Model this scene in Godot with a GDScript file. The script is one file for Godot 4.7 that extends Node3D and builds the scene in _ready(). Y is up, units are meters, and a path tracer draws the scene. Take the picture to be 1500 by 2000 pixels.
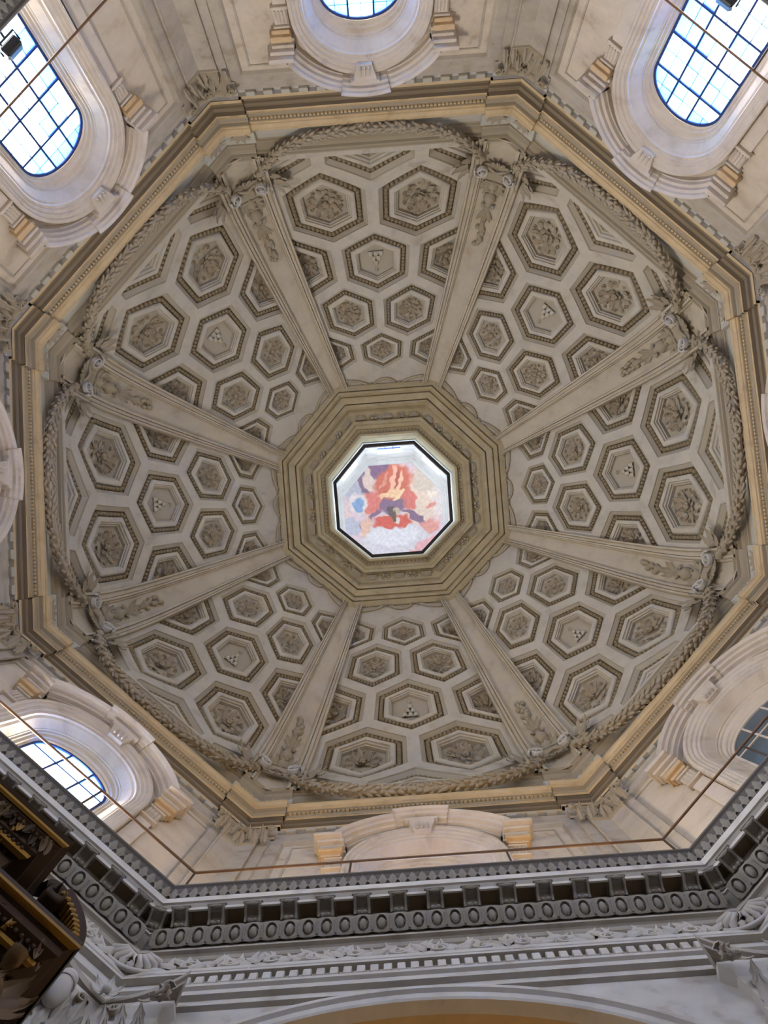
extends Node3D
# An octagonal church dome seen from the floor: coffered webs, ribs, drum with arched windows, the big lower cornice.

const U := [Vector2(-2.45, 5.61), Vector2(2.45, 5.61), Vector2(5.60, 2.14), Vector2(5.53, -2.46), Vector2(2.44, -5.335), Vector2(-2.44, -5.335), Vector2(-5.55, -2.43), Vector2(-5.62, 2.15)]
const SIDE := ["back", "back_right", "right", "front_right", "front", "front_left", "left", "back_left"]
const WHERE := ["at the top of the photo", "in the photo's upper right corner", "at the photo's right edge", "at the lower right of the photo", "at the bottom of the photo", "at lower left above the dark altarpiece", "at the photo's left edge", "in the photo's upper left corner"]
const CORNER := ["upper left of the top window", "upper right of the top window", "at the right edge, upper one", "at the right edge, lower one", "right of the bottom window", "left of the bottom window", "at the left edge, lower one", "at the left edge, upper one"]
const UW := 0.775            # share of a dome side that is web; the rest is rib
const Y0 := 11.53            # spring of the drum windows
const RA := 0.88             # rise of the window arches over their half width

var FM: Array[Vector2] = []
var FT: Array[Vector2] = []
var FN: Array[Vector2] = []
var FL: Array[float] = []
var PA := PackedVector2Array()
var PN := PackedVector2Array()
var M := {}
var R := RandomNumberGenerator.new()
var taken := {}
var G := {}


class MB:
	var v := PackedVector3Array()
	var n := PackedVector3Array()

	func tri(a: Vector3, b: Vector3, c: Vector3) -> void:
		var q := (c - a).cross(b - a)
		if q.length_squared() < 1e-16:
			return
		q = q.normalized()
		v.append(a); v.append(b); v.append(c)
		n.append(q); n.append(q); n.append(q)

	func quad(a: Vector3, b: Vector3, c: Vector3, d: Vector3) -> void:
		tri(a, b, c)
		tri(a, c, d)

	func strips(rows: Array) -> void:   # flat shaded
		for i in rows.size() - 1:
			var p: PackedVector3Array = rows[i]
			var q: PackedVector3Array = rows[i + 1]
			for j in p.size() - 1:
				quad(p[j], q[j], q[j + 1], p[j + 1])

	func grid(rows: Array, wrap := false) -> void:   # smooth shaded
		var h := rows.size()
		var w: int = rows[0].size()
		var nn := []
		for i in h:
			var r := PackedVector3Array()
			for j in w:
				var du: Vector3 = rows[mini(i + 1, h - 1)][j] - rows[maxi(i - 1, 0)][j]
				var j0 := maxi(j - 1, 0)
				var j1 := mini(j + 1, w - 1)
				if wrap and (j == 0 or j == w - 1):
					j0 = w - 2
					j1 = 1
				var dv: Vector3 = rows[i][j1] - rows[i][j0]
				var q := dv.cross(du)
				if q.length_squared() < 1e-14:
					var i2 := 1 if i == 0 else h - 2
					q = (rows[i2][j1] - rows[i2][j0]).cross(du)
				r.append(q.normalized() if q.length_squared() > 1e-16 else Vector3.UP)
			nn.append(r)
		for i in h - 1:
			for j in w - 1:
				var a: Vector3 = rows[i][j]
				var b: Vector3 = rows[i + 1][j]
				var c: Vector3 = rows[i + 1][j + 1]
				var d: Vector3 = rows[i][j + 1]
				v.append(a); v.append(b); v.append(c); v.append(a); v.append(c); v.append(d)
				n.append(nn[i][j]); n.append(nn[i + 1][j]); n.append(nn[i + 1][j + 1])
				n.append(nn[i][j]); n.append(nn[i + 1][j + 1]); n.append(nn[i][j + 1])

	func add(o: MB, t: Transform3D) -> void:
		var nb := t.basis.inverse().transposed()
		var flip := 1.0
		if t.basis.determinant() < 0.0:
			flip = -1.0
		for i in range(0, o.v.size(), 3):
			for k in [0, 1, 2] if flip > 0.0 else [0, 2, 1]:
				v.append(t * o.v[i + k])
				n.append((nb * o.n[i + k]).normalized() * flip)

	func box(t: Transform3D, s: Vector3, bev := 0.0) -> void:
		var h := s * 0.5
		var b := minf(bev, minf(h.x, minf(h.y, h.z)) * 0.9)
		for ax in 3:
			for sg in [-1.0, 1.0]:
				var p := []
				for c in [[-1, -1], [1, -1], [1, 1], [-1, 1]]:
					var q := Vector3.ZERO
					q[ax] = h[ax] * sg
					q[(ax + 1) % 3] = (h[(ax + 1) % 3] - b) * c[0]
					q[(ax + 2) % 3] = (h[(ax + 2) % 3] - b) * c[1]
					p.append(t * q)
				if sg > 0:
					quad(p[3], p[2], p[1], p[0])
				else:
					quad(p[0], p[1], p[2], p[3])
		if b > 0.0:
			for ax in 3:
				var u := (ax + 1) % 3
				var w := (ax + 2) % 3
				for su in [-1.0, 1.0]:
					for sw in [-1.0, 1.0]:
						var p := []
						for e in [[-1, 0], [1, 0], [1, 1], [-1, 1]]:
							var q := Vector3.ZERO
							q[ax] = (h[ax] - b) * e[0]
							q[u] = (h[u] - (b if e[1] == 1 else 0.0)) * su
							q[w] = (h[w] - (0.0 if e[1] == 1 else b)) * sw
							p.append(t * q)
						if su * sw > 0:
							quad(p[3], p[2], p[1], p[0])
						else:
							quad(p[0], p[1], p[2], p[3])

	func ball(t: Transform3D, nu := 8, nv := 5) -> void:
		var rows := []
		for i in nv + 1:
			var a := PI * i / nv
			var r := PackedVector3Array()
			for j in nu + 1:
				var b := TAU * j / nu
				r.append(t * Vector3(sin(a) * cos(b), cos(a), sin(a) * sin(b)))
			rows.append(r)
		grid(rows, true)

	func tube(p: PackedVector3Array, rad: Array, seg := 8) -> void:
		var rows := []
		var up := Vector3(0.31, 0.9, 0.27)
		for i in p.size():
			var d := (p[mini(i + 1, p.size() - 1)] - p[maxi(i - 1, 0)]).normalized()
			var x := d.cross(up).normalized()
			var y := x.cross(d)
			var r := PackedVector3Array()
			var ra: float = rad[mini(i, rad.size() - 1)]
			for j in seg + 1:
				var a := TAU * j / seg
				r.append(p[i] + (x * cos(a) + y * sin(a)) * ra)
			rows.append(r)
		grid(rows, true)

	func lathe(t: Transform3D, prof: Array, seg := 16, arc := TAU) -> void:
		var rows := []
		for q in prof:
			var r := PackedVector3Array()
			for j in seg + 1:
				var a := arc * j / seg
				r.append(t * Vector3(q[0] * cos(a), q[1], q[0] * sin(a)))
			rows.append(r)
		grid(rows, arc > 6.28)

	func mesh() -> ArrayMesh:
		var a := []
		a.resize(Mesh.ARRAY_MAX)
		a[Mesh.ARRAY_VERTEX] = v
		a[Mesh.ARRAY_NORMAL] = n
		var m := ArrayMesh.new()
		if v.size():
			m.add_surface_from_arrays(Mesh.PRIMITIVE_TRIANGLES, a)
		return m


# ---------------------------------------------------------------- nodes
func numbered(called: String) -> String:
	if not taken.has(called):
		taken[called] = 0
		return called
	taken[called] += 1
	return "%s_%03d" % [called, taken[called]]


func tag(o: Node3D, label: String, category: String, group := "", kind := "") -> Node3D:
	o.set_meta("label", label)
	o.set_meta("category", category)
	if group:
		o.set_meta("group", group)
	if kind:
		o.set_meta("kind", kind)
	return o


func thing(called: String, label: String, category: String, group := "", kind := "", at := Vector3.ZERO) -> Node3D:
	var o := Node3D.new()
	o.name = numbered(called)
	o.position = at
	add_child(o)
	return tag(o, label, category, group, kind)


func put(called: String, m: Mesh, mat: Material, parent: Node3D, t := Transform3D()) -> MeshInstance3D:
	var o := MeshInstance3D.new()
	o.name = called
	o.mesh = m
	o.material_override = mat
	o.transform = t
	parent.add_child(o, true)
	return o


func stuff(o: Node3D) -> Node3D:
	o.set_meta("kind", "stuff")
	return o


# ---------------------------------------------------------------- geometry of the octagon
func setup_faces() -> void:
	for k in 8:
		var a: Vector2 = U[k]
		var b: Vector2 = U[(k + 1) % 8]
		var t := (b - a).normalized()
		var nn := Vector2(-t.y, t.x)
		if nn.dot(a) < 0:
			nn = -nn
		FM.append((a + b) / 2); FT.append(t); FN.append(nn); FL.append((b - a).length())
	# arc length table of the dome's profile: (distance from axis, height)
	var key := [Vector2(5.62, 14.40), Vector2(5.60, 15.0), Vector2(5.47, 15.65), Vector2(5.22, 16.17), Vector2(4.82, 16.68), Vector2(4.30, 17.2), Vector2(3.70, 17.76), Vector2(3.10, 18.30), Vector2(2.60, 18.78), Vector2(2.40, 18.97)]
	var dense := PackedVector2Array()
	for i in 181:
		var f := i / 180.0 * 8.9999
		var j := int(f)
		var p: Vector2 = key[j]
		dense.append(p.cubic_interpolate(key[j + 1], key[maxi(j - 1, 0)], key[mini(j + 2, 9)], f - j))
	var length := 0.0
	var next := 0.0
	PA.append(dense[0])
	for i in range(1, dense.size()):
		var step := dense[i].distance_to(dense[i - 1])
		while next + 0.05 <= length + step:
			next += 0.05
			PA.append(dense[i - 1].lerp(dense[i], (next - length) / step))
		length += step
	for i in PA.size():
		var d := (PA[mini(i + 1, PA.size() - 1)] - PA[maxi(i - 1, 0)]).normalized()
		PN.append(Vector2(d.y, -d.x))


func corner2(i: int, d: float) -> Vector2:   # vertex i of the octagon grown by d
	i = (i + 8) % 8
	var k0 := (i + 7) % 8
	var n0 := FN[k0]
	var n1 := FN[i]
	var c0 := n0.dot(U[i]) + d
	var c1 := n1.dot(U[i]) + d
	var det := n0.x * n1.y - n0.y * n1.x
	return Vector2((c0 * n1.y - n0.y * c1) / det, (n0.x * c1 - c0 * n1.x) / det)


func fp(k: int, s: float, d: float, y: float) -> Vector3:
	var p := FM[k] + FT[k] * s + FN[k] * d
	return Vector3(p.x, y, p.y)


func se(k: int, d: float, right: bool) -> float:   # s of the face's end at offset d
	return (corner2(k + (1 if right else 0), d) - FM[k]).dot(FT[k])


func fframe(k: int, s: float, d: float, y: float) -> Transform3D:   # x along the face, y up, z into the room
	var x := Vector3(FT[k].x, 0, FT[k].y)
	var z := Vector3(-FN[k].x, 0, -FN[k].y)
	if x.cross(Vector3.UP).dot(z) < 0:
		x = -x
	return Transform3D(Basis(x, Vector3.UP, z), fp(k, s, d, y))


func cframe(i: int, d: float, y: float) -> Transform3D:   # at a corner: z along the bisector into the room
	var p := corner2(i, d)
	var z2 := (FN[i % 8] + FN[(i + 7) % 8]).normalized()
	var z := Vector3(-z2.x, 0, -z2.y)
	return Transform3D(Basis(Vector3.UP.cross(z), Vector3.UP, z), Vector3(p.x, y, p.y))


func ring(mb: MB, prof: Array, rs := 0.0, rl := 0.0, faces := range(8)) -> void:   # a moulding round the octagon
	for k in faces:
		for i in prof.size() - 1:
			var row := []
			for q in [prof[i], prof[i + 1]]:
				var d: float = q[0]
				var y: float = q[1]
				var r := PackedVector3Array()
				if rs == 0.0:
					r.append(fp(k, se(k, d, false), d, y))
					r.append(fp(k, se(k, d, true), d, y))
				else:
					var h := FL[k] / 2 - rl
					r.append(fp(k, se(k, d - rs, false), d - rs, y))
					r.append(fp(k, -h, d - rs, y))
					r.append(fp(k, -h, d, y))
					r.append(fp(k, h, d, y))
					r.append(fp(k, h, d - rs, y))
					r.append(fp(k, se(k, d - rs, true), d - rs, y))
				row.append(r)
			mb.strips(row)


func dome(k: int, x: float, v: float, dep: float) -> Vector3:   # x: -1..1 over the web, v: arc from the base, dep: outwards
	var f := clampf(v / 0.05, 0.0, PA.size() - 1.001)
	var i := int(f)
	var p := PA[i].lerp(PA[i + 1], f - i)
	var q := PN[i].lerp(PN[i + 1], f - i)
	if v < 0.0:
		p.y += v
	p += q * dep
	var sc := p.x / 5.547
	var c := FM[k] * sc + FT[k] * (x * UW * FL[k] * 0.5 * sc)
	return Vector3(c.x, p.y, c.y)


func dome_r(v: float) -> float:
	return PA[clampi(int(v / 0.05), 0, PA.size() - 1)].x


# ---------------------------------------------------------------- materials
func grain_texture() -> ImageTexture:
	var f := FastNoiseLite.new()
	f.seed = 4
	f.noise_type = FastNoiseLite.TYPE_SIMPLEX_SMOOTH
	f.frequency = 0.012
	f.fractal_octaves = 5
	var a := f.get_seamless_image(512, 512)
	f.seed = 9
	f.frequency = 0.05
	var b := f.get_seamless_image(512, 512)
	var im := Image.create(512, 512, false, Image.FORMAT_RGB8)
	for y in 512:
		for x in 512:
			var p := a.get_pixel(x, y).r
			var q := b.get_pixel(x, y).r
			var w := clampf(0.90 + 0.10 * p + 0.05 * (q - 0.5), 0.0, 1.0)
			var d := clampf((0.30 - p) * 0.8, 0.0, 0.08)
			im.set_pixel(x, y, Color(w - d * 0.6, w - d * 0.8, w - d))
	return ImageTexture.create_from_image(im)


func stone(called: String, c: Color, rough := 0.85, scale := 0.35) -> StandardMaterial3D:
	var m := StandardMaterial3D.new()
	m.resource_name = called
	m.albedo_color = c
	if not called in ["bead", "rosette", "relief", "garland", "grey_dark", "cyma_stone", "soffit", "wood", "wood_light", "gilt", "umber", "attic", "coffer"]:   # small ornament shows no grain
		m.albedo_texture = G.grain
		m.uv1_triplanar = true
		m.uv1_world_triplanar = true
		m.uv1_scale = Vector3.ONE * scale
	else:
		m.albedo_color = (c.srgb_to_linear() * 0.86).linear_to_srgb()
	m.roughness = rough
	m.metallic_specular = 0.3
	M[called] = m
	return m


func plain(called: String, c: Color, rough := 0.6, metal := 0.0) -> StandardMaterial3D:
	var m := StandardMaterial3D.new()
	m.resource_name = called
	m.albedo_color = c
	m.roughness = rough
	m.metallic = metal
	M[called] = m
	return m


func pane_glass(called: String, c: Color, alpha: float, glow: Color) -> void:
	var m := plain(called, Color(c.r, c.g, c.b, alpha), 0.08)
	m.transparency = BaseMaterial3D.TRANSPARENCY_ALPHA
	if glow.a > 0.0:
		m.backlight_enabled = true
		m.backlight = glow


func make_materials() -> void:
	G.grain = grain_texture()
	stone("stucco", Color(0.80, 0.745, 0.665))            # drum walls, pinkish cream plaster
	stone("pilaster", Color(0.70, 0.66, 0.60))
	stone("frame", Color(0.80, 0.75, 0.685))             # window mouldings
	stone("ochre_stone", Color(0.80, 0.69, 0.54))       # blocks under the hoods
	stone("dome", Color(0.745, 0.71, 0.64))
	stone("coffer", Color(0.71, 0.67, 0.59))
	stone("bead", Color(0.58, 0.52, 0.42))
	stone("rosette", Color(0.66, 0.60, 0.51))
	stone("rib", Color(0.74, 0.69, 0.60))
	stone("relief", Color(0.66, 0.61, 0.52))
	stone("collar", Color(0.68, 0.62, 0.49))
	stone("gold", Color(0.78, 0.69, 0.54))              # painted cornice of the dome
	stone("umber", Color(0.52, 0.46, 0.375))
	stone("garland", Color(0.655, 0.605, 0.525))
	stone("attic", Color(0.74, 0.72, 0.66))
	stone("grey", Color(0.66, 0.63, 0.59))              # lower entablature
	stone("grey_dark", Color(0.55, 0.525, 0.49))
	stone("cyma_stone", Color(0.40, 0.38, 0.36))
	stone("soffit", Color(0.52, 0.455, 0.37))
	stone("white", Color(0.77, 0.75, 0.72))
	stone("vault", Color(0.74, 0.63, 0.46))
	stone("wood", Color(0.24, 0.175, 0.12), 0.5, 1.2)
	stone("wood_light", Color(0.42, 0.33, 0.23), 0.5, 1.2)
	stone("gilt", Color(0.58, 0.43, 0.18), 0.4, 1.0)
	stone("floor", Color(0.45, 0.39, 0.32), 0.4)
	plain("glare_tinted_iron", Color(0.10, 0.20, 0.42), 0.6)  # blue window glare painted into the colour of the bars
	plain("came", Color(0.36, 0.52, 0.70), 0.6)
	plain("rail", Color(0.42, 0.30, 0.20), 0.6)
	plain("post", Color(0.20, 0.15, 0.11), 0.6)
	plain("black", Color(0.05, 0.05, 0.06), 0.5)
	plain("ring", Color(0.13, 0.09, 0.07), 0.6)
	var gl := plain("glow", Color(1.0, 0.9, 0.75))
	gl.emission_enabled = true
	gl.emission = Color(1.0, 0.82, 0.55)
	gl.emission_energy_multiplier = 2.0
	pane_glass("clear", Color(0.9, 0.96, 1.0), 0.06, Color(0, 0, 0, 0))
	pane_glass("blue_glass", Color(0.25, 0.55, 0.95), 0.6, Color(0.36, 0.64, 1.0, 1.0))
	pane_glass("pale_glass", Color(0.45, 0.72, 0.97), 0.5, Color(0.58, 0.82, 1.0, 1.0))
	pane_glass("dark_outside_glass", Color(0.30, 0.36, 0.40), 0.95, Color(0, 0, 0, 0))  # the dark outside is put into a nearly opaque pane colour


# ---------------------------------------------------------------- shared pieces
func leaf(w := 0.5, curl := 0.35, lobes := 3, nt := 8, nu := 6) -> MB:   # grows along +y from the origin, faces +z
	var mb := MB.new()
	var rows := []
	for i in nt + 1:
		var t := float(i) / nt
		var wd := w * pow(sin(PI * (0.12 + 0.86 * t)), 0.7) * (1.0 - 0.25 * t) * (1.0 + 0.22 * sin(t * lobes * TAU) * (1.0 if lobes < 4 else 1.5))
		var r := PackedVector3Array()
		for j in nu + 1:
			var u := 2.0 * j / nu - 1.0
			var z := 0.10 * sin(PI * t) - 0.16 * u * u * w + 0.05 * cos(u * PI * 2.0) + curl * pow(t, 3.0)
			r.append(Vector3(u * wd * 0.5, t - 0.12 * curl * pow(t, 4.0), z))
		rows.append(r)
	mb.grid(rows)
	return mb


func rosette(seed_: int) -> ArrayMesh:   # unit radius in xy, rises along +z
	R.seed = seed_
	var mb := MB.new()
	var outer := 10 if seed_ % 2 == 0 else 8
	for ringn in 3:
		var cnt := [outer, outer - 1, 5][ringn] as int
		var ln := [0.55, 0.48, 0.30][ringn] as float
		var r0 := [0.42, 0.14, 0.02][ringn] as float
		for i in cnt:
			var a := TAU * (i + 0.5 * ringn) / cnt + R.randf_range(-0.15, 0.15)
			var lf := leaf([0.55, 0.62, 0.7][ringn], R.randf_range(0.15, 0.7), 4, 9, 4)
			var b := Basis(Vector3(0, 0, 1), a) * Basis(Vector3(1, 0, 0), 0.25 + 0.2 * ringn + R.randf_range(-0.15, 0.2)) * Basis(Vector3(0, 1, 0), R.randf_range(-0.5, 0.5))
			var s := ln * R.randf_range(0.9, 1.1)
			mb.add(lf, Transform3D(b.scaled_local(Vector3(s, s, s)), Basis(Vector3(0, 0, 1), a) * Vector3(0, r0, 0.02 + 0.06 * ringn)))
	for i in outer:
		var a := TAU * (i + 0.5) / outer
		spiral(mb, Transform3D(Basis(Vector3(0, 0, 1), a), Vector3(-sin(a) * 0.74, cos(a) * 0.74, 0.02)), 1.2, 0.11, 0.04, 0.06, 0.16, 1.0 if i % 2 else -1.0)
	for i in 5:
		var a := TAU * i / 5.0
		mb.ball(Transform3D(Basis().scaled(Vector3(0.1, 0.1, 0.1)), Vector3(cos(a) * 0.1, sin(a) * 0.1, 0.24)), 6, 4)
	mb.ball(Transform3D(Basis().scaled(Vector3(0.1, 0.1, 0.14)), Vector3(0, 0, 0.28)), 6, 4)
	return mb.mesh()


func mounts() -> ArrayMesh:   # heraldic pile of six mounts under a star, y towards the oculus
	var mb := MB.new()
	for q in [[-0.36, -0.45], [0.0, -0.45], [0.36, -0.45], [-0.18, -0.12], [0.18, -0.12], [0.0, 0.2]]:
		var p := []
		for r in [[0.19, -0.2], [0.19, -0.02], [0.15, 0.12], [0.08, 0.2], [0.0, 0.22]]:
			p.append(r)
		mb.lathe(Transform3D(Basis(), Vector3(q[0], q[1], 0.02)), p, 10)
	var pts := []
	for i in 16:
		var a := TAU * i / 16.0
		var rr := 0.2 if i % 2 == 0 else 0.09
		pts.append(Vector3(sin(a) * rr, 0.66 + cos(a) * rr, 0.03))
	for i in 16:
		mb.tri(Vector3(0, 0.66, 0.12), pts[i], pts[(i + 1) % 16])
	return mb.mesh()


func spiral(mb: MB, t: Transform3D, turns: float, r0: float, r1: float, w: float, thick: float, mirror := 1.0) -> void:   # a flat volute in xy, thickness along z
	var nseg := int(turns * 14)
	var p := []
	for i in nseg + 1:
		var f := float(i) / nseg
		var a := turns * TAU * f
		var r := lerpf(r0, r1, f)
		var ww := w * lerpf(1.0, 0.5, f)
		var e := Vector3(cos(a) * mirror, sin(a), 0)
		p.append([t * (e * (r + ww / 2)), t * (e * (r + ww / 2) + Vector3(0, 0, thick * 0.7)), t * (e * r + Vector3(0, 0, thick)), t * (e * (r - ww / 2) + Vector3(0, 0, thick * 0.7)), t * (e * (r - ww / 2))])
	var rows := []
	for q in p:
		rows.append(PackedVector3Array(q))
	mb.grid(rows)
	mb.ball(t * Transform3D(Basis().scaled(Vector3(r1 * 0.9, r1 * 0.9, thick)), Vector3(0, 0, thick * 0.4)), 8, 5)


func box_mesh(s: Vector3, bev: float) -> ArrayMesh:
	var mb := MB.new()
	mb.box(Transform3D(), s, bev)
	return mb.mesh()


# ---------------------------------------------------------------- dome
func clip(poly: Array, axis: int, lim: float, keep_less: bool) -> Array:
	var out := []
	for i in poly.size():
		var a: Vector3 = poly[i]
		var b: Vector3 = poly[(i + 1) % poly.size()]
		var ia := (a[axis] <= lim) if keep_less else (a[axis] >= lim)
		var ib := (b[axis] <= lim) if keep_less else (b[axis] >= lim)
		if ia:
			out.append(a)
		if ia != ib:
			out.append(a.lerp(b, (lim - a[axis]) / (b[axis] - a[axis])))
	return out


func lay(mb: MB, k: int, poly: Array, lo := 0.22, hi := 5.8) -> void:   # a polygon of (x, v, depth) onto web k
	var p := clip(clip(clip(clip(poly, 0, 1.0, true), 0, -1.0, false), 1, lo, false), 1, hi, true)
	if p.size() < 3:
		return
	var q := []
	for c in p:
		q.append(dome(k, c.x, c.y, c.z))
	for i in range(1, q.size() - 1):
		mb.tri(q[0], q[i], q[i + 1])


func ringside(mb: MB, k: int, hexa: Array, c: Vector2, s0: float, d0: float, s1: float, d1: float) -> void:
	for i in 6:
		var a: Vector2 = hexa[i]
		var b: Vector2 = hexa[(i + 1) % 6]
		for j in 3:
			var e := a.lerp(b, j / 3.0)
			var f := a.lerp(b, (j + 1) / 3.0)
			var e0 := c + (e - c) * s0
			var f0 := c + (f - c) * s0
			var e1 := c + (e - c) * s1
			var f1 := c + (f - c) * s1
			lay(mb, k, [Vector3(e0.x, e0.y, d0), Vector3(f0.x, f0.y, d0), Vector3(f1.x, f1.y, d1), Vector3(e1.x, e1.y, d1)])


func web_frame(k: int, x: float, v: float, dep: float) -> Transform3D:
	var o := dome(k, x, v, dep)
	var ex := (dome(k, x + 0.05, v, dep) - dome(k, x - 0.05, v, dep)).normalized()
	var ey := (dome(k, x, v + 0.06, dep) - dome(k, x, v - 0.06, dep)).normalized()
	var ez := ex.cross(ey).normalized()
	if ez.dot(Vector3(-o.x, -3, -o.z)) < 0:
		ex = -ex
		ez = -ez
	return Transform3D(Basis(ex, ey, ez), o)


const ROWS := [[-0.4, 0.55, -1.0, 1.17, [-1.0, 0.0, 1.0]], [1.17, 2.07, 0.55, 2.44, [-0.5, 0.5]], [2.44, 3.2, 2.07, 3.56, [-1.0, 0.0, 1.0]], [3.56, 4.27, 3.2, 4.56, [-0.5, 0.5]], [4.56, 5.0, 4.27, 5.28, [-1.0, 0.0, 1.0]], [5.28, 6.6, 5.0, 7.2, [-0.5, 0.5]]]
const STEP := [[0.875, 0.0], [0.86, 0.0], [0.85, 0.14], [0.835, 0.20], [0.785, 0.44], [0.775, 0.50]]
const BED := [[0.775, 0.50], [0.768, 0.76], [0.645, 0.80]]
const FRAME := [[0.645, 0.80], [0.635, 0.40], [0.615, 0.28], [0.59, 0.26], [0.525, 0.26], [0.515, 0.44], [0.485, 0.52], [0.475, 0.74], [0.455, 0.78], [0.445, 1.25]]


func build_dome() -> void:
	var c := thing("ceiling", "octagonal coffered stucco dome with eight ribs and an open octagonal eye", "dome", "", "structure")
	G.ceiling = c
	var rose := [rosette(2), rosette(3), rosette(4), rosette(7)]
	var pile := mounts()
	var bead := MB.new()
	bead.ball(Transform3D(), 6, 4)
	for k in 8:
		var web := MB.new()
		var coffers := []
		for r in ROWS.size():
			var row: Array = ROWS[r]
			for cx in row[4]:
				var vc: float = (row[0] + row[1]) / 2
				var ctr := Vector2(cx, vc)
				var hexa := [Vector2(cx, row[3]), Vector2(cx + 0.5, row[1]), Vector2(cx + 0.5, row[0]), Vector2(cx, row[2]), Vector2(cx - 0.5, row[0]), Vector2(cx - 0.5, row[1])]
				if r == 5:
					ringside(web, k, hexa, ctr, 1.0, 0.0, 0.0, 0.0)
					continue
				ringside(web, k, hexa, ctr, 1.0, 0.0, 0.87, 0.0)
				coffers.append([r, cx, vc, ctr, hexa])
		# the strip under the coffers and the wall that closes the cut ones
		for j in 8:
			var xa := -1.0 + j * 0.25
			web.quad(dome(k, xa, -0.02, 0), dome(k, xa + 0.25, -0.02, 0), dome(k, xa + 0.25, 0.22, -0.02), dome(k, xa, 0.22, -0.02))
			web.quad(dome(k, xa, 0.22, -0.02), dome(k, xa + 0.25, 0.22, -0.02), dome(k, xa + 0.25, 0.22, 0.35), dome(k, xa, 0.22, 0.35))
		put("web", web.mesh(), M.dome, c)
		for q in coffers:
			var r: int = q[0]
			var cx: float = q[1]
			var vc: float = q[2]
			var w := dome_r(maxf(vc, 0.3)) / 5.547 * FL[k] * UW * 0.5
			var dp := 0.10 * w
			var cof := MB.new()
			for i in STEP.size() - 1:
				ringside(cof, k, q[4], q[3], STEP[i][0], STEP[i][1] * dp, STEP[i + 1][0], STEP[i + 1][1] * dp)
			ringside(cof, k, q[4], q[3], 0.445, 1.25 * dp, 0.0, 1.25 * dp)
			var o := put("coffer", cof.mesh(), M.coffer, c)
			var frm := MB.new()
			for i in FRAME.size() - 1:
				ringside(frm, k, q[4], q[3], FRAME[i][0], FRAME[i][1] * dp, FRAME[i + 1][0], FRAME[i + 1][1] * dp)
			put("inner_frame", frm.mesh(), M.dome, o)
			var bm := MB.new()
			for i in BED.size() - 1:
				ringside(bm, k, q[4], q[3], BED[i][0], BED[i][1] * dp, BED[i + 1][0], BED[i + 1][1] * dp)
			for i in 6:
				for j in 8:
					var e: Vector2 = (q[4][i] as Vector2).lerp(q[4][(i + 1) % 6], (j + 0.5) / 8.0)
					e = (q[3] as Vector2) + (e - q[3]) * 0.706
					if absf(e.x) > 0.99 or e.y < 0.26:
						continue
					var t := web_frame(k, e.x, e.y, dp * 0.70)
					bm.add(bead, t * Transform3D(Basis().scaled(Vector3(0.031, 0.031, 0.045) * w), Vector3.ZERO))
			if bm.v.size():
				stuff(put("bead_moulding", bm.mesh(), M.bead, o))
			var half := absf(cx) > 0.9
			if r == 2 and not half:
				var t := web_frame(k, cx, vc, 1.22 * dp)
				put("heraldic_mounts", pile, M.dome, o, t * Transform3D(Basis().scaled(Vector3.ONE * w * 0.19), Vector3.ZERO))
			elif r != 0 or half:
				var x := cx * ((0.92 if r else 0.86) if half else 1.0)
				var v := 0.46 if r == 0 else vc
				var sz := w * (0.225 if not half else (0.185 if r else 0.17))
				var t := web_frame(k, x, v, 1.25 * dp)
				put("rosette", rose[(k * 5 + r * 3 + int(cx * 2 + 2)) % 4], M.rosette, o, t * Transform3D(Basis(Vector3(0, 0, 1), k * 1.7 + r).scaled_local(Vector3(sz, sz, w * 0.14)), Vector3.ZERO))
		# scrolls over the uppermost coffers
		var sc := MB.new()
		for z in [[0.0, 0.30, 1.0, -1.0, 1.0], [-0.98, 0.58, 1.0, 0.0, 1.0], [0.98, 0.58, 1.0, -1.0, 0.0]]:
			var pts := PackedVector3Array()
			for j in 15:
				var f := lerpf(z[3], z[4], j / 14.0)
				pts.append(dome(k, z[0] + z[1] * f, 5.66 - 0.22 * sqrt(maxf(0.0, 1.0 - f * f)), -0.03))
			sc.tube(pts, [0.034], 6)
		for x in [-0.36, 0.36]:
			for m in [-1.0, 1.0]:
				var t := web_frame(k, x + m * 0.06, 5.60, -0.01)
				spiral(sc, t * Transform3D(Basis(Vector3(0, 0, 1), 1.2 * m), Vector3.ZERO), 1.3, 0.055, 0.02, 0.03, 0.05, m)
			var t2 := web_frame(k, x, 5.64, -0.01)
			for a in [-0.5, 0.0, 0.5]:
				sc.add(leaf(0.5, 0.5, 2, 5, 4), t2 * Transform3D(Basis(Vector3(0, 0, 1), PI + a).scaled_local(Vector3.ONE * 0.20), Vector3(0, 0.04, 0.0)))
		for x in [-0.92, 0.92]:
			var t := web_frame(k, x, 5.66, -0.01)
			sc.add(leaf(0.5, 0.5, 2, 5, 4), t * Transform3D(Basis(Vector3(0, 0, 1), PI).scaled_local(Vector3.ONE * 0.2), Vector3(0, 0.06, 0.0)))
		put("scroll_band", sc.mesh(), M.relief, c)
	for i in 8:
		build_rib(c, i)
	build_collar(c)
	# outer shell, so that daylight comes in by the windows only
	var sh := MB.new()
	sring(sh, [[6.7, 14.6], [6.5, 16.0], [5.6, 17.6], [4.4, 18.9], [3.0, 19.75], [1.68, 19.95]])
	sring(sh, [[1.72, 22.1], [1.74, 22.3], [1.4, 23.2], [0.05, 23.9]])
	put("roof_shell", sh.mesh(), M.umber, c)


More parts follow.
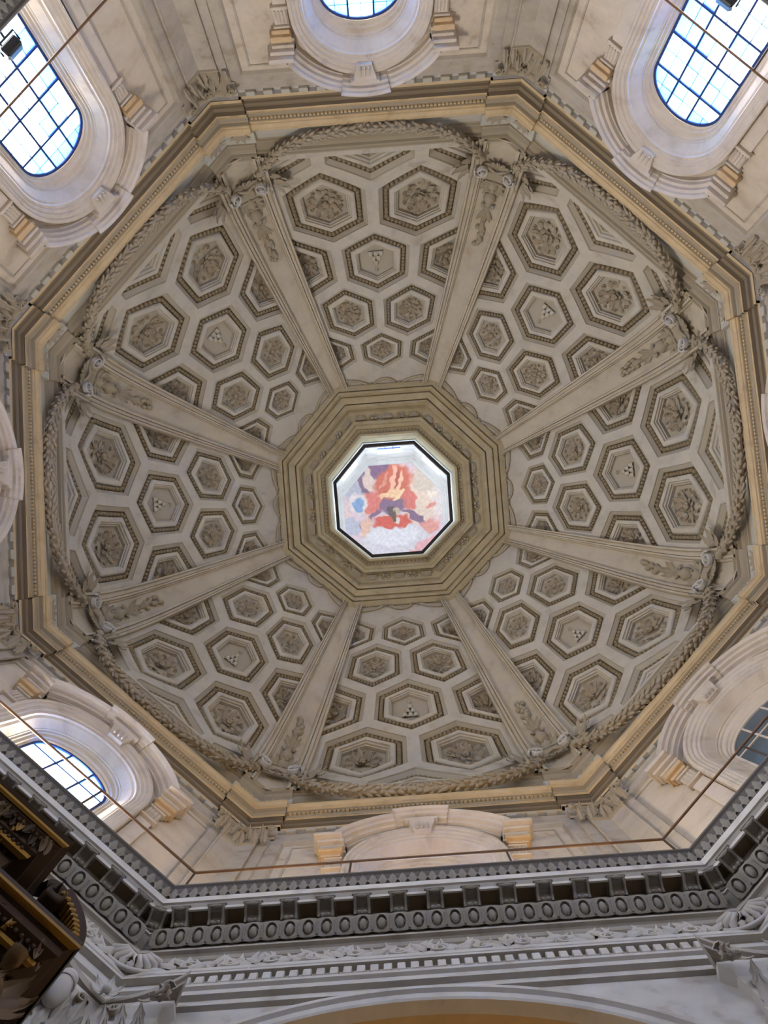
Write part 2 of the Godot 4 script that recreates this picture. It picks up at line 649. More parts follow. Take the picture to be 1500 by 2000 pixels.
func sring(mb: MB, prof: Array) -> void:   # a moulding whose rings are the octagon scaled to apothem a
	for i in prof.size() - 1:
		var rows := []
		for q in [prof[i], prof[i + 1]]:
			var r := PackedVector3Array()
			for j in 9:
				var u: Vector2 = U[j % 8] * (q[0] / 5.547)
				r.append(Vector3(u.x, q[1], u.y))
			rows.append(r)
		mb.strips(rows)


const RIB := [[0.0, -0.40], [0.0, 0.08], [0.025, 0.11], [0.10, 0.11], [0.11, 0.07], [0.15, 0.065], [0.16, 0.085], [0.28, 0.085], [0.29, 0.06], [0.31, 0.06], [0.32, 0.12], [0.40, 0.12], [0.42, 0.075], [0.47, 0.07], [0.48, 0.04], [0.50, 0.035]]


func rib_row(i: int, v: float) -> PackedVector3Array:
	var r := PackedVector3Array()
	for q in RIB:
		r.append(dome((i + 7) % 8, 1.0 + q[0] * (1.0 / UW - 1.0), v, -q[1]))
	for j in range(RIB.size() - 1, -1, -1):
		r.append(dome(i % 8, -1.0 - RIB[j][0] * (1.0 / UW - 1.0), v, -RIB[j][1]))
	return r


func rib_frame(i: int, v: float, h := 0.0) -> Transform3D:   # on the flat panel of the rib: x across, y up the rib, z into the room
	var a := rib_row(i, v)
	var n := RIB.size()
	var o := (a[n - 1] + a[n]) / 2
	var b := rib_row(i, v + 0.1)
	var ey := ((b[n - 1] + b[n]) / 2 - o).normalized()
	var ex := (a[n] - a[n - 1]).normalized()
	var ez := ex.cross(ey).normalized()
	if ez.dot(Vector3(-o.x, -3, -o.z)) < 0:
		ex = -ex
		ez = -ez
	return Transform3D(Basis(ex, ey, ez), o + ez * h)


func build_rib(c: Node3D, i: int) -> void:
	var mb := MB.new()
	var rows := []
	for j in 37:
		rows.append(rib_row(i, -0.04 + j * 5.86 / 36.0))
	mb.strips(rows)
	var o := put("rib", mb.mesh(), M.rib, c)
	R.seed = 40 + i
	# a candelabrum in relief: mask, urn, leaves, drop
	var r := MB.new()
	var lf := leaf(0.55, 0.4, 3, 6, 4)
	var g := 1.35
	var rf := func(v: float) -> Transform3D:
		return rib_frame(i, v) * Transform3D(Basis().scaled(Vector3(g, g, g)), Vector3.ZERO)
	var t: Transform3D = rf.call(0.98)
	r.box(t, Vector3(0.24, 0.16, 0.06), 0.02)
	r.box(t * Transform3D(Basis(), Vector3(0, 0.11, 0)), Vector3(0.28, 0.03, 0.08), 0.01)
	t = rf.call(1.24)
	r.ball(t * Transform3D(Basis().scaled(Vector3(0.085, 0.11, 0.08)), Vector3.ZERO))
	for s in [-1.0, 1.0]:
		r.ball(t * Transform3D(Basis().scaled(Vector3(0.025, 0.02, 0.025)), Vector3(0.035 * s, 0.03, 0.07)), 6, 4)
		for q in [1.1, 1.9, 0.5]:
			r.add(lf, t * Transform3D(Basis(Vector3(0, 0, 1), -s * q).scaled_local(Vector3(0.13, 0.15, 0.2)), Vector3(0.05 * s, -0.02, 0.01)))
	t = rf.call(1.5)
	r.lathe(t, [[0.03, -0.1], [0.09, -0.06], [0.10, 0.02], [0.05, 0.09], [0.08, 0.13], [0.0, 0.14]], 10)
	r.box(t * Transform3D(Basis(), Vector3(0, 0.15, 0)), Vector3(0.2, 0.025, 0.06), 0.008)
	t = rf.call(1.78)
	for s in [-0.7, 0.7, 2.5, 3.8, 0.0]:
		r.add(lf, t * Transform3D(Basis(Vector3(0, 0, 1), s).scaled_local(Vector3(0.16, 0.17, 0.22)), Vector3(0, 0, 0.01)))
	t = rf.call(2.02)
	r.lathe(t, [[0.0, -0.14], [0.05, -0.1], [0.035, 0.04], [0.08, 0.11], [0.0, 0.13]], 8)
	t = rf.call(2.32)
	for q in 11:
		r.ball(t * Transform3D(Basis().scaled(Vector3(0.038, 0.045, 0.045)), Vector3(R.randf_range(-0.06, 0.06), 0.12 - q * 0.026, 0.02)), 6, 4)
	put("candelabrum_relief", r.mesh(), M.relief, o)


func build_collar(c: Node3D) -> void:
	var mb := MB.new()
	sring(mb, [[2.62, 18.85], [2.56, 18.75], [2.44, 18.73], [2.44, 18.80], [2.41, 18.80], [2.41, 18.74], [2.36, 18.74], [2.33, 18.80], [2.33, 18.86], [2.30, 18.86], [2.30, 18.82], [2.17, 18.86], [2.17, 18.94], [2.14, 18.94], [2.14, 18.86], [2.08, 18.86], [2.04, 18.92], [2.04, 19.0], [2.01, 19.06], [1.79, 19.12], [1.77, 19.06], [1.77, 18.97], [1.71, 18.97], [1.69, 19.05], [1.66, 19.06], [1.62, 19.08], [1.61, 19.15], [1.51, 19.17], [1.50, 19.10], [1.45, 19.10], [1.43, 19.16], [1.41, 19.20], [1.41, 19.62]])
	var o := put("eye_collar", mb.mesh(), M.collar, c)
	R.seed = 77
	var dots := MB.new()
	for k in 8:
		var a: Vector2 = U[k] * (1.555 / 5.547)
		var b: Vector2 = U[(k + 1) % 8] * (1.555 / 5.547)
		for j in 16:
			var p := a.lerp(b, (j + 0.5) / 16.0)
			dots.ball(Transform3D(Basis().scaled(Vector3.ONE * 0.026), Vector3(p.x, 19.135, p.y)), 6, 4)
		# relief on the flat band: wreaths and tablets
		var rl := MB.new()
		a = U[k] * (1.895 / 5.547)
		b = U[(k + 1) % 8] * (1.895 / 5.547)
		var dir := (b - a).normalized()
		var x := Vector3(dir.x, 0, dir.y)
		var z := Vector3(FN[k].x, 0.4, FN[k].y).normalized()
		var bs := Basis(x, x.cross(z), z)
		for j in 5:
			var p := a.lerp(b, 0.13 + j * 0.185)
			var f := Transform3D(bs, Vector3(p.x, 19.085, p.y))
			if j % 2 == 0:
				rl.box(f, Vector3(0.24, 0.06, 0.14), 0.012)
				rl.box(f, Vector3(0.15, 0.11, 0.07), 0.012)
			else:
				for q in 6:
					var an := TAU * q / 6.0
					rl.ball(f * Transform3D(Basis().scaled(Vector3(0.045, 0.05, 0.035)), Vector3(cos(an) * 0.08, 0, sin(an) * 0.055)), 6, 4)
				rl.ball(f * Transform3D(Basis().scaled(Vector3(0.03, 0.035, 0.03)), Vector3.ZERO), 6, 4)
		put("band_relief", rl.mesh(), M.relief, o)
	stuff(put("bead_row", dots.mesh(), M.bead, o))


# ---------------------------------------------------------------- lantern above the eye
func fresco_texture() -> ImageTexture:
	var f := FastNoiseLite.new()
	f.seed = 12
	f.frequency = 0.016
	f.fractal_octaves = 2
	var n := 384
	var im := Image.create(n, n, false, Image.FORMAT_RGB8)
	# soft-edged patches: centre, half axes, turn, colour
	var patch := [
		[-0.70, -0.55, 0.24, 0.30, -0.5, Color(0.66, 0.66, 0.68)], [-0.78, 0.14, 0.20, 0.14, 0.3, Color(0.68, 0.68, 0.71)],
		[0.50, -0.28, 0.32, 0.46, 0.2, Color(0.86, 0.76, 0.66)], [0.62, -0.60, 0.26, 0.20, 0.6, Color(0.80, 0.73, 0.64)], [0.84, -0.22, 0.12, 0.30, 0.0, Color(0.84, 0.78, 0.74)],
		[-0.03, 0.46, 0.66, 0.34, 0.0, Color(0.80, 0.77, 0.76)], [-0.03, 0.34, 0.46, 0.20, 0.0, Color(0.86, 0.84, 0.82)],
		[-0.20, -0.84, 0.24, 0.14, 0.1, Color(0.46, 0.34, 0.44)], [-0.50, -0.64, 0.09, 0.24, -0.3, Color(0.46, 0.36, 0.43)], [-0.40, -0.66, 0.09, 0.24, -0.25, Color(0.84, 0.74, 0.66)],
		[-0.40, -0.28, 0.27, 0.19, -0.1, Color(0.84, 0.44, 0.38)], [0.30, -0.32, 0.13, 0.22, -0.4, Color(0.83, 0.43, 0.37)],
		[0.0, -0.24, 0.24, 0.17, 0.0, Color(0.48, 0.37, 0.45)], [0.42, 0.03, 0.30, 0.055, 0.65, Color(0.48, 0.36, 0.44)], [-0.44, 0.0, 0.28, 0.055, -0.70, Color(0.48, 0.36, 0.44)],
		[0.03, -0.62, 0.36, 0.27, -0.45, Color(0.78, 0.38, 0.28)], [0.02, -0.62, 0.045, 0.28, 0.30, Color(0.92, 0.66, 0.54)], [0.13, -0.58, 0.04, 0.24, 0.35, Color(0.92, 0.70, 0.56)], [0.075, -0.60, 0.02, 0.25, 0.32, Color(0.66, 0.32, 0.25)], [-0.03, -0.44, 0.26, 0.06, -0.25, Color(0.92, 0.74, 0.54)], [0.12, -0.42, 0.16, 0.05, -0.6, Color(0.93, 0.78, 0.58)], [-0.14, -0.66, 0.03, 0.16, 0.5, Color(0.84, 0.52, 0.42)],
		[-0.03, 0.08, 0.36, 0.13, 0.0, Color(0.80, 0.32, 0.25)], [0.07, 0.07, 0.09, 0.08, 0.0, Color(0.84, 0.74, 0.67)],
		[-0.02, -0.10, 0.10, 0.09, 0.2, Color(0.34, 0.28, 0.27)], [0.06, -0.10, 0.08, 0.05, 0.0, Color(0.72, 0.62, 0.50)], [0.0, 0.0, 0.045, 0.10, 0.0, Color(0.36, 0.28, 0.22)],
		[-0.64, -0.26, 0.16, 0.21, 0.1, Color(0.86, 0.80, 0.75)], [-0.63, -0.25, 0.10, 0.155, 0.1, Color(0.46, 0.58, 0.72)],
		[-0.52, 0.14, 0.10, 0.2, 0.3, Color(0.86, 0.68, 0.57)], [0.66, 0.22, 0.16, 0.12, 0.3, Color(0.84, 0.55, 0.48)], [0.74, -0.34, 0.10, 0.05, 0.5, Color(0.90, 0.84, 0.74)], [0.70, -0.16, 0.08, 0.05, -0.5, Color(0.82, 0.50, 0.44)],
		[0.5, 0.62, 0.35, 0.12, -0.5, Color(0.86, 0.62, 0.60)],
	]
	for y in n:
		for x in n:
			var p := Vector2(x, y) / n * 2.0 - Vector2.ONE
			var w := Vector2(f.get_noise_2d(x * 1.3, y * 1.3), f.get_noise_2d(x * 1.3 + 300, y * 1.3)) * 0.06
			var c := Color(0.85, 0.72, 0.67).lerp(Color(0.80, 0.72, 0.76), clampf(f.get_noise_2d(x, y) + 0.5, 0, 1))
			for q in patch:
				var d := p + w - Vector2(q[0], q[1])
				if absf(d.x) > 0.8 or absf(d.y) > 0.8:
					continue
				d = d.rotated(-q[4])
				var e: float = (d.x / q[2]) ** 2 + (d.y / q[3]) ** 2
				if e < 1.3:
					c = c.lerp(q[5], smoothstep(1.3, 0.7, e))
			c = c.lerp(Color(0.92, 0.88, 0.86), 0.16)
			var g := 1.0 + 0.06 * f.get_noise_2d(x * 4.0, y * 4.0 + 90)
			im.set_pixel(x, y, Color(c.r * g, c.g * g, c.b * g))
	return ImageTexture.create_from_image(im)


func build_lantern() -> void:
	var o := thing("lantern", "bright white octagonal lantern over the eye of the dome with small barred windows", "lantern", "", "structure")
	for k in 8:
		var mb := MB.new()
		var sc := 1.42 / 5.547
		var mm := FM[k] * sc
		var hw := FL[k] * 0.5 * sc
		var P := func(s: float, d: float, y: float) -> Vector3:
			var p := mm + FT[k] * s + FN[k] * d
			return Vector3(p.x, y, p.y)
		var a := 0.30
		var yb := 20.0
		var yt := 21.1
		for d in [0.0, 0.28]:
			var h: float = hw + d * 0.42
			mb.quad(P.call(-h, d, 19.5), P.call(h, d, 19.5), P.call(h, d, yb), P.call(-h, d, yb))
			mb.quad(P.call(-h, d, yt), P.call(h, d, yt), P.call(h, d, 22.2), P.call(-h, d, 22.2))
			mb.quad(P.call(-h, d, yb), P.call(-a, d, yb), P.call(-a, d, yt), P.call(-h, d, yt))
			mb.quad(P.call(a, d, yb), P.call(h, d, yb), P.call(h, d, yt), P.call(a, d, yt))
		for s in [-a, a]:
			mb.quad(P.call(s, 0, yb), P.call(s, 0.28, yb), P.call(s, 0.28, yt), P.call(s, 0, yt))
		for y in [yb, yt]:
			mb.quad(P.call(-a, 0, y), P.call(-a, 0.28, y), P.call(a, 0.28, y), P.call(a, 0, y))
		var wl := put("lantern_wall", mb.mesh(), M.white, o)
		var br := MB.new()
		var bx := Basis(Vector3(FT[k].x, 0, FT[k].y), Vector3.UP, Vector3(FN[k].x, 0, FN[k].y))
		for s in [-0.1, 0.1]:
			br.box(Transform3D(bx, P.call(s, 0.14, (yb + yt) / 2)), Vector3(0.022, yt - yb, 0.03))
		for y in [20.0, 20.36, 20.73, 21.1]:
			br.box(Transform3D(bx, P.call(0, 0.14, y)), Vector3(0.6, 0.022, 0.03))
		put("glazing_bars", br.mesh(), M.glare_tinted_iron, wl)
		var gl := MB.new()
		gl.box(Transform3D(bx, P.call(0, 0.15, (yb + yt) / 2)), Vector3(0.6, yt - yb, 0.006))
		put("pane", gl.mesh(), M.clear, wl)
	var cv := MB.new()
	sring(cv, [[1.42, 21.75], [1.37, 21.78], [1.36, 21.84], [1.30, 21.90], [1.30, 21.97], [1.42, 22.0]])
	put("lantern_cornice", cv.mesh(), M.white, o)
	# painted vault, mapped from below
	var st := SurfaceTool.new()
	st.begin(Mesh.PRIMITIVE_TRIANGLES)
	for i in 11:
		var a := PI / 2 * i / 10.0
		for j in 33:
			var b := TAU * j / 32.0
			var p := Vector3(cos(a) * 1.46 * cos(b), 21.98 + 1.05 * sin(a), cos(a) * 1.46 * sin(b))
			st.set_normal(Vector3(-p.x / 1.46, -(p.y - 21.98) / 1.05, -p.z / 1.46).normalized())
			st.set_uv(Vector2(0.5 + p.x / 3.0, 0.5 - p.z / 3.0))
			st.add_vertex(p)
	for i in 10:
		for j in 32:
			var q := i * 33 + j
			for e in [q, q + 34, q + 1, q, q + 33, q + 34]:
				st.add_index(e)
	var m := plain("fresco", Color(1, 1, 1), 0.9)
	m.albedo_texture = fresco_texture()
	put("painted_vault", st.commit(), m, o)
	# dark ring in the eye
	var rg := thing("eye_ring", "dark octagonal ring round the eye of the dome below the painted vault", "ring")
	for k in 8:
		var mb := MB.new()
		var rows := []
		for q in [[1.375, 19.60], [1.375, 19.72], [1.305, 19.72], [1.305, 19.60], [1.375, 19.60]]:
			var r := PackedVector3Array()
			for j in 2:
				var u: Vector2 = U[(k + j) % 8] * (q[0] / 5.547)
				r.append(Vector3(u.x, q[1], u.y))
			rows.append(r)
		mb.strips(rows)
		put("ring_bar", mb.mesh(), M.ring, rg)


# ---------------------------------------------------------------- drum
func build_drum_cornice() -> void:
	var o := thing("trim_1", "ochre and grey stucco cornice running round the foot of the dome with a row of dentils", "cornice", "", "structure")
	var mb := MB.new()
	ring(mb, [[0.135, 13.585], [0.12, 13.59], [0.12, 13.625], [0.10, 13.63], [0.095, 13.655], [0.075, 13.70], [0.066, 13.705], [0.066, 13.755], [0.30, 13.80]], 0.066, 0.45)
	put("crown_moulding", mb.mesh(), M.gold, o)
	mb = MB.new()
	ring(mb, [[0.225, 13.435], [0.225, 13.475], [0.205, 13.48]], 0.066, 0.43)
	put("gilt_fillet", mb.mesh(), M.gold, o)
	mb = MB.new()
	ring(mb, [[0.205, 13.48], [0.205, 13.52], [0.19, 13.53], [0.19, 13.58], [0.135, 13.585]], 0.066, 0.44)
	put("corona", mb.mesh(), M.relief, o)
	mb = MB.new()
	ring(mb, [[0.30, 13.17], [0.29, 13.19], [0.29, 13.23]], 0.06, 0.40)
	put("gilt_fillet", mb.mesh(), M.gold, o)
	mb = MB.new()
	ring(mb, [[0.29, 13.23], [0.31, 13.24], [0.31, 13.31], [0.275, 13.32], [0.265, 13.36], [0.265, 13.385], [0.285, 13.39], [0.285, 13.425], [0.225, 13.435]], 0.06, 0.41)
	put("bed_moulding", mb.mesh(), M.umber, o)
	mb = MB.new()
	ring(mb, [[0.37, 12.84], [0.35, 12.86], [0.345, 12.95], [0.33, 12.97], [0.325, 13.05], [0.372, 13.06]], 0.05, 0.36)
	put("architrave", mb.mesh(), M.pilaster, o)
	mb = MB.new()
	ring(mb, [[0.372, 13.06], [0.372, 13.17], [0.30, 13.17]], 0.05, 0.36)
	put("dentil_ground", mb.mesh(), M.white, o)
	var dm := box_mesh(Vector3(0.15, 0.105, 0.085), 0.008)
	for k in 8:
		var h := FL[k] / 2 - 0.42
		var cnt := 14
		for j in cnt:
			var s := -h + 2 * h * (j + 0.5) / cnt
			put("dentil", dm, M.attic, o, fframe(k, s, 0.325, 13.115))
	# little beads under the crown
	for k in 8:
		var b := MB.new()
		var h := FL[k] / 2 - 0.47
		for j in 60:
			b.box(fframe(k, -h + 2 * h * (j + 0.5) / 60.0, 0.175, 13.56), Vector3(0.042, 0.04, 0.035))
		stuff(put("bead_row", b.mesh(), M.gold, o))
	# attic between cornice and dome
	mb = MB.new()
	ring(mb, [[0.45, 13.78], [0.17, 13.80], [0.17, 13.95], [0.155, 13.97], [0.155, 14.0], [0.17, 14.02], [0.17, 14.10]], 0.09, 0.48)
	put("attic", mb.mesh(), M.attic, o)
	mb = MB.new()
	ring(mb, [[0.17, 14.10], [0.17, 14.15], [0.145, 14.155], [0.145, 14.19], [0.16, 14.195], [0.16, 14.22], [0.115, 14.25], [0.085, 14.28], [0.085, 14.31], [0.10, 14.315], [0.10, 14.335], [0.05, 14.345], [0.05, 14.39], [0.02, 14.40], [0.02, 14.43], [0.09, 14.435]], 0.06, 0.44)
	put("dome_foot_moulding", mb.mesh(), M.relief, o)
	# relief panels on the attic pedestals under the ribs
	for i in 8:
		for s in [-1.0, 1.0]:
			var r := MB.new()
			var t := cframe(i, 0.08, 13.92)
			var x := Vector3(s * 0.924, 0, 0.383)
			var z := Vector3(-s * 0.383, 0, 0.924)
			var f := t * Transform3D(Basis(x * s, Vector3.UP, z), x * 0.26)
			var lf := leaf(0.5, 0.3, 3, 6, 4)
			for q in [-1.2, -0.4, 0.4, 1.2]:
				r.add(lf, f * Transform3D(Basis(Vector3(0, 0, 1), q).scaled_local(Vector3.ONE * 0.19), Vector3(0, -0.07, 0.01)))
			r.ball(f * Transform3D(Basis().scaled(Vector3(0.16, 0.07, 0.03)), Vector3.ZERO))
			put("pedestal_relief", r.mesh(), M.garland, o)


func arch_path(r: float, yb: float, rise: float) -> Array:
	var p := [Vector2(-r, yb), Vector2(-r, Y0)]
	for i in range(1, 24):
		var a := PI - PI * i / 24.0
		p.append(Vector2(r * cos(a), Y0 + rise * sin(a)))
	p.append(Vector2(r, Y0))
	p.append(Vector2(r, yb))
	return p


func arch_sweep(mb: MB, k: int, prof: Array, yb: float) -> void:   # each entry: half width, depth, rise of the arch
	for i in prof.size() - 1:
		var rows := []
		for q in [prof[i], prof[i + 1]]:
			var r := PackedVector3Array()
			for p in arch_path(q[0], yb, q[2]):
				r.append(fp(k, p.x, q[1], p.y))
			rows.append(r)
		mb.strips(rows)


func holed(mb: MB, k: int, d: float, r: float, rise: float, sl: float, sr: float, ya: float, yb: float, yt: float) -> void:
	mb.quad(fp(k, sl, d, ya), fp(k, sr, d, ya), fp(k, sr, d, yb), fp(k, sl, d, yb))
	mb.quad(fp(k, sl, d, yb), fp(k, -r, d, yb), fp(k, -r, d, yt), fp(k, sl, d, yt))
	mb.quad(fp(k, r, d, yb), fp(k, sr, d, yb), fp(k, sr, d, yt), fp(k, r, d, yt))
	var p := arch_path(r, yb, rise)
	for i in range(1, p.size() - 2):
		mb.quad(fp(k, p[i].x, d, p[i].y), fp(k, p[i + 1].x, d, p[i + 1].y), fp(k, p[i + 1].x, d, yt), fp(k, p[i].x, d, yt))


const SILL := 9.0


func build_drum_wall(k: int) -> void:
	var o := thing("wall_" + SIDE[k], "cream plaster drum wall " + WHERE[k], "wall", "", "structure")
	var mb := MB.new()
	holed(mb, k, 0.40, 0.92, 1.08, -1.93, 1.93, 8.5, SILL, 12.72)
	put("panel", mb.mesh(), M.stucco, o)
	mb = MB.new()
	# raised border of the panel
	var l := se(k, 0.34, false)
	var r := se(k, 0.34, true)
	for s in [[l, -1.99], [1.99, r]]:
		mb.quad(fp(k, s[0], 0.34, 8.5), fp(k, s[1], 0.34, 8.5), fp(k, s[1], 0.34, 12.9), fp(k, s[0], 0.34, 12.9))
	mb.quad(fp(k, -0.95, 0.385, 12.6), fp(k, 0.95, 0.385, 12.6), fp(k, 0.95, 0.385, 13.0), fp(k, -0.95, 0.385, 13.0))
	for s in [-1.0, 1.0]:
		mb.quad(fp(k, s * 0.9, 0.34, 12.78), fp(k, s * 1.99, 0.34, 12.78), fp(k, s * 1.99, 0.34, 12.9), fp(k, s * 0.9, 0.34, 12.9))
	for q in [[-1.99, -1.93], [1.99, 1.93]]:
		mb.quad(fp(k, q[0], 0.34, 8.5), fp(k, q[0], 0.34, 12.78), fp(k, (q[0] + q[1]) / 2, 0.355, 12.75), fp(k, (q[0] + q[1]) / 2, 0.355, 8.5))
		mb.quad(fp(k, (q[0] + q[1]) / 2, 0.355, 8.5), fp(k, (q[0] + q[1]) / 2, 0.355, 12.75), fp(k, q[1], 0.40, 12.72), fp(k, q[1], 0.40, 8.5))
	for s in [-1.0, 1.0]:
		mb.quad(fp(k, s * 0.9, 0.34, 12.78), fp(k, s * 1.99, 0.34, 12.78), fp(k, s * 1.96, 0.355, 12.75), fp(k, s * 0.9, 0.355, 12.75))
		mb.quad(fp(k, s * 0.9, 0.355, 12.75), fp(k, s * 1.96, 0.355, 12.75), fp(k, s * 1.93, 0.40, 12.72), fp(k, s * 0.9, 0.40, 12.72))
	# a fine fillet inside the border
	for q in [-1.80, 1.80]:
		mb.box(fframe(k, q, 0.395, 10.55), Vector3(0.03, 4.1, 0.016))
	for s in [-1.0, 1.0]:
		mb.box(fframe(k, s * 1.4, 0.395, 12.60), Vector3(0.83, 0.03, 0.016))
	put("panel_border", mb.mesh(), M.pilaster, o)
	mb = MB.new()
	holed(mb, k, 1.0, 0.66, 0.62, se(k, 1.0, false), se(k, 1.0, true), 8.0, SILL, 14.65)
	arch_sweep(mb, k, [[0.60, 0.64, 0.56], [0.66, 1.0, 0.62]], SILL)
	mb.quad(fp(k, -0.66, 1.0, SILL), fp(k, 0.66, 1.0, SILL), fp(k, 0.66, 0.38, SILL), fp(k, -0.66, 0.38, SILL))
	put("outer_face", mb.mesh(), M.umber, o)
	mb = MB.new()
	for s in [[-1.0, -0.62], [0.62, 1.0]]:
		mb.quad(fp(k, s[0], 0.38, SILL), fp(k, s[1], 0.38, SILL), fp(k, s[1], 0.7, SILL), fp(k, s[0], 0.7, SILL))
	put("window_ledge", mb.mesh(), M.frame, o)


func build_window(k: int, many: bool) -> void:
	var o := thing("window_%d" % (k + 1), "arched drum window with leaded glass " + WHERE[k], "window", "", "structure")
	var mb := MB.new()
	arch_sweep(mb, k, [[1.04, 0.41, 1.35], [1.035, 0.30, 1.34], [1.02, 0.285, 1.32], [0.985, 0.285, 1.24], [0.975, 0.305, 1.22], [0.935, 0.31, 1.14], [0.925, 0.33, 1.12], [0.885, 0.335, 1.05], [0.875, 0.355, 1.03], [0.84, 0.36, 0.985], [0.83, 0.385, 0.965]], SILL)
	put("architrave", mb.mesh(), M.frame, o)
	mb = MB.new()
	arch_sweep(mb, k, [[0.83, 0.385, 0.965], [0.80, 0.405, 0.94], [0.715, 0.50, 0.845], [0.705, 0.505, 0.83], [0.70, 0.525, 0.82], [0.675, 0.53, 0.79], [0.665, 0.55, 0.765], [0.63, 0.56, 0.68], [0.62, 0.58, 0.645], [0.605, 0.585, 0.60], [0.595, 0.605, 0.57], [0.585, 0.66, 0.55]], SILL)
	put("splayed_reveal", mb.mesh(), M.stucco, o)
	# glazing bars
	mb = MB.new()
	for s in [-0.19, 0.19]:
		var top: float = Y0 + RA * sqrt(0.58 * 0.58 - s * s)
		mb.box(fframe(k, s, 0.62, (SILL + top) / 2), Vector3(0.028, top - SILL, 0.03))
	for y in [9.12, 9.72, 10.32, 10.92, 11.52]:
		mb.box(fframe(k, 0, 0.62, y), Vector3(1.16, 0.034, 0.035))
	arch_sweep(mb, k, [[0.60, 0.60, 0.56], [0.562, 0.60, 0.51], [0.562, 0.64, 0.51]], SILL)
	put("glazing_bars", mb.mesh(), M.frame if k == 3 else M.glare_tinted_iron, o)  # bars coloured by light: lit beige at the dark window, glare blue elsewhere
	# panes between the bars, each leaded into quarters on the windows seen large
	R.seed = 500 + k
	var came := MB.new()
	var xs := [-0.575, -0.19, 0.19, 0.575]
	var ys := [9.12, 9.72, 10.32, 10.92, 11.52, 12.06]
	var nx := 2 if many else 1
	var ny := 2 if many else 1
	for c in 3:
		for r in 5:
			for a in nx:
				for b in ny:
					var x0: float = lerpf(xs[c], xs[c + 1], float(a) / nx) + 0.004
					var x1: float = lerpf(xs[c], xs[c + 1], float(a + 1) / nx) - 0.004
					var y0: float = lerpf(ys[r], ys[r + 1], float(b) / ny) + 0.004
					var y1: float = lerpf(ys[r], ys[r + 1], float(b + 1) / ny) - 0.004
					var pts := [Vector2(x0, y0), Vector2(x1, y0)]
					for q in 5:
						var x := lerpf(x1, x0, q / 4.0)
						var lim := Y0 + RA * sqrt(maxf(0.0, 0.575 * 0.575 - x * x))
						pts.append(Vector2(x, clampf(minf(y1, lim), y0, y1)))
					var area := 0.0
					for q in pts.size():
						area += pts[q].cross(pts[(q + 1) % pts.size()])
					if absf(area) < 0.004:
						continue
					var g := MB.new()
					for dd in [0.618, 0.624]:
						for q in range(1, pts.size() - 1):
							g.tri(fp(k, pts[0].x, dd, pts[0].y), fp(k, pts[q].x, dd, pts[q].y), fp(k, pts[q + 1].x, dd, pts[q + 1].y))
					var lit := R.randf()
					# the upper panes look blue, the middle ones blank white
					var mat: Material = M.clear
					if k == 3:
						mat = M.dark_outside_glass
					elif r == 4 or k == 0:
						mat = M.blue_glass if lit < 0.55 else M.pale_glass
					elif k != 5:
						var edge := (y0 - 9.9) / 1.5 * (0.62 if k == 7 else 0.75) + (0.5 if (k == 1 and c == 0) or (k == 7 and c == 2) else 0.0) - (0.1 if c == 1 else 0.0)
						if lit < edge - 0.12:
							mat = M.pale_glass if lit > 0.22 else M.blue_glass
					put("pane", g.mesh(), mat, o)
			if many and r < 5:
				var ym: float = (ys[r] + ys[r + 1]) / 2
				var xm: float = (xs[c] + xs[c + 1]) / 2
				var lim2 := Y0 + RA * sqrt(maxf(0.0, 0.575 * 0.575 - xm * xm))
				if ym < Y0 + 0.35:
					came.box(fframe(k, xm, 0.62, ym), Vector3(0.37, 0.009, 0.012))
				var yt: float = minf(ys[r + 1], lim2)
				came.box(fframe(k, xm, 0.62, (ys[r] + yt) / 2), Vector3(0.009, yt - ys[r], 0.012))
	if many:
		put("lead_cames", came.mesh(), M.came, o)
	# hood: a moulding over the arch that turns level at both ends
	var hd := MB.new()
	var prof := [[1.17, 0.41, 1.385], [1.17, 0.325, 1.385], [1.19, 0.315, 1.40], [1.20, 0.265, 1.41], [1.25, 0.25, 1.45], [1.255, 0.205, 1.455], [1.30, 0.185, 1.495], [1.305, 0.15, 1.50], [1.345, 0.12, 1.53], [1.36, 0.12, 1.545], [1.365, 0.41, 1.55]]
	var a0 := 0.52
	for sp in [[PI - a0, PI * 0.5 + 0.30, 0.0], [PI * 0.5 + 0.30, PI * 0.5 - 0.30, 0.05], [PI * 0.5 - 0.30, a0, 0.0]]:
		for i in prof.size() - 1:
			var rows := []
			for q in [prof[i], prof[i + 1]]:
				var rw := PackedVector3Array()
				var out: float = sp[2] if q[1] < 0.37 else 0.0
				for j in 11:
					var a: float = lerpf(sp[0], sp[1], j / 10.0)
					rw.append(fp(k, (q[0] + out * 0.4) * cos(a), q[1] - out, Y0 + (q[2] + out * 0.4) * sin(a)))
				rows.append(rw)
			hd.strips(rows)
		for e in [0, 1]:
			var a: float = sp[e]
			for i in prof.size() - 1:
				var p: Array = prof[i]
				var q: Array = prof[i + 1]
				if absf(q[0] - p[0]) < 0.003 or sp[2] == 0.0:
					continue
				hd.quad(fp(k, p[0] * cos(a), p[1] - sp[2], Y0 + p[2] * sin(a)), fp(k, q[0] * cos(a), q[1] - sp[2], Y0 + q[2] * sin(a)), fp(k, q[0] * cos(a), 0.38, Y0 + q[2] * sin(a)), fp(k, p[0] * cos(a), 0.38, Y0 + p[2] * sin(a)))
	var hood := put("hood", hd.mesh(), M.frame, o)
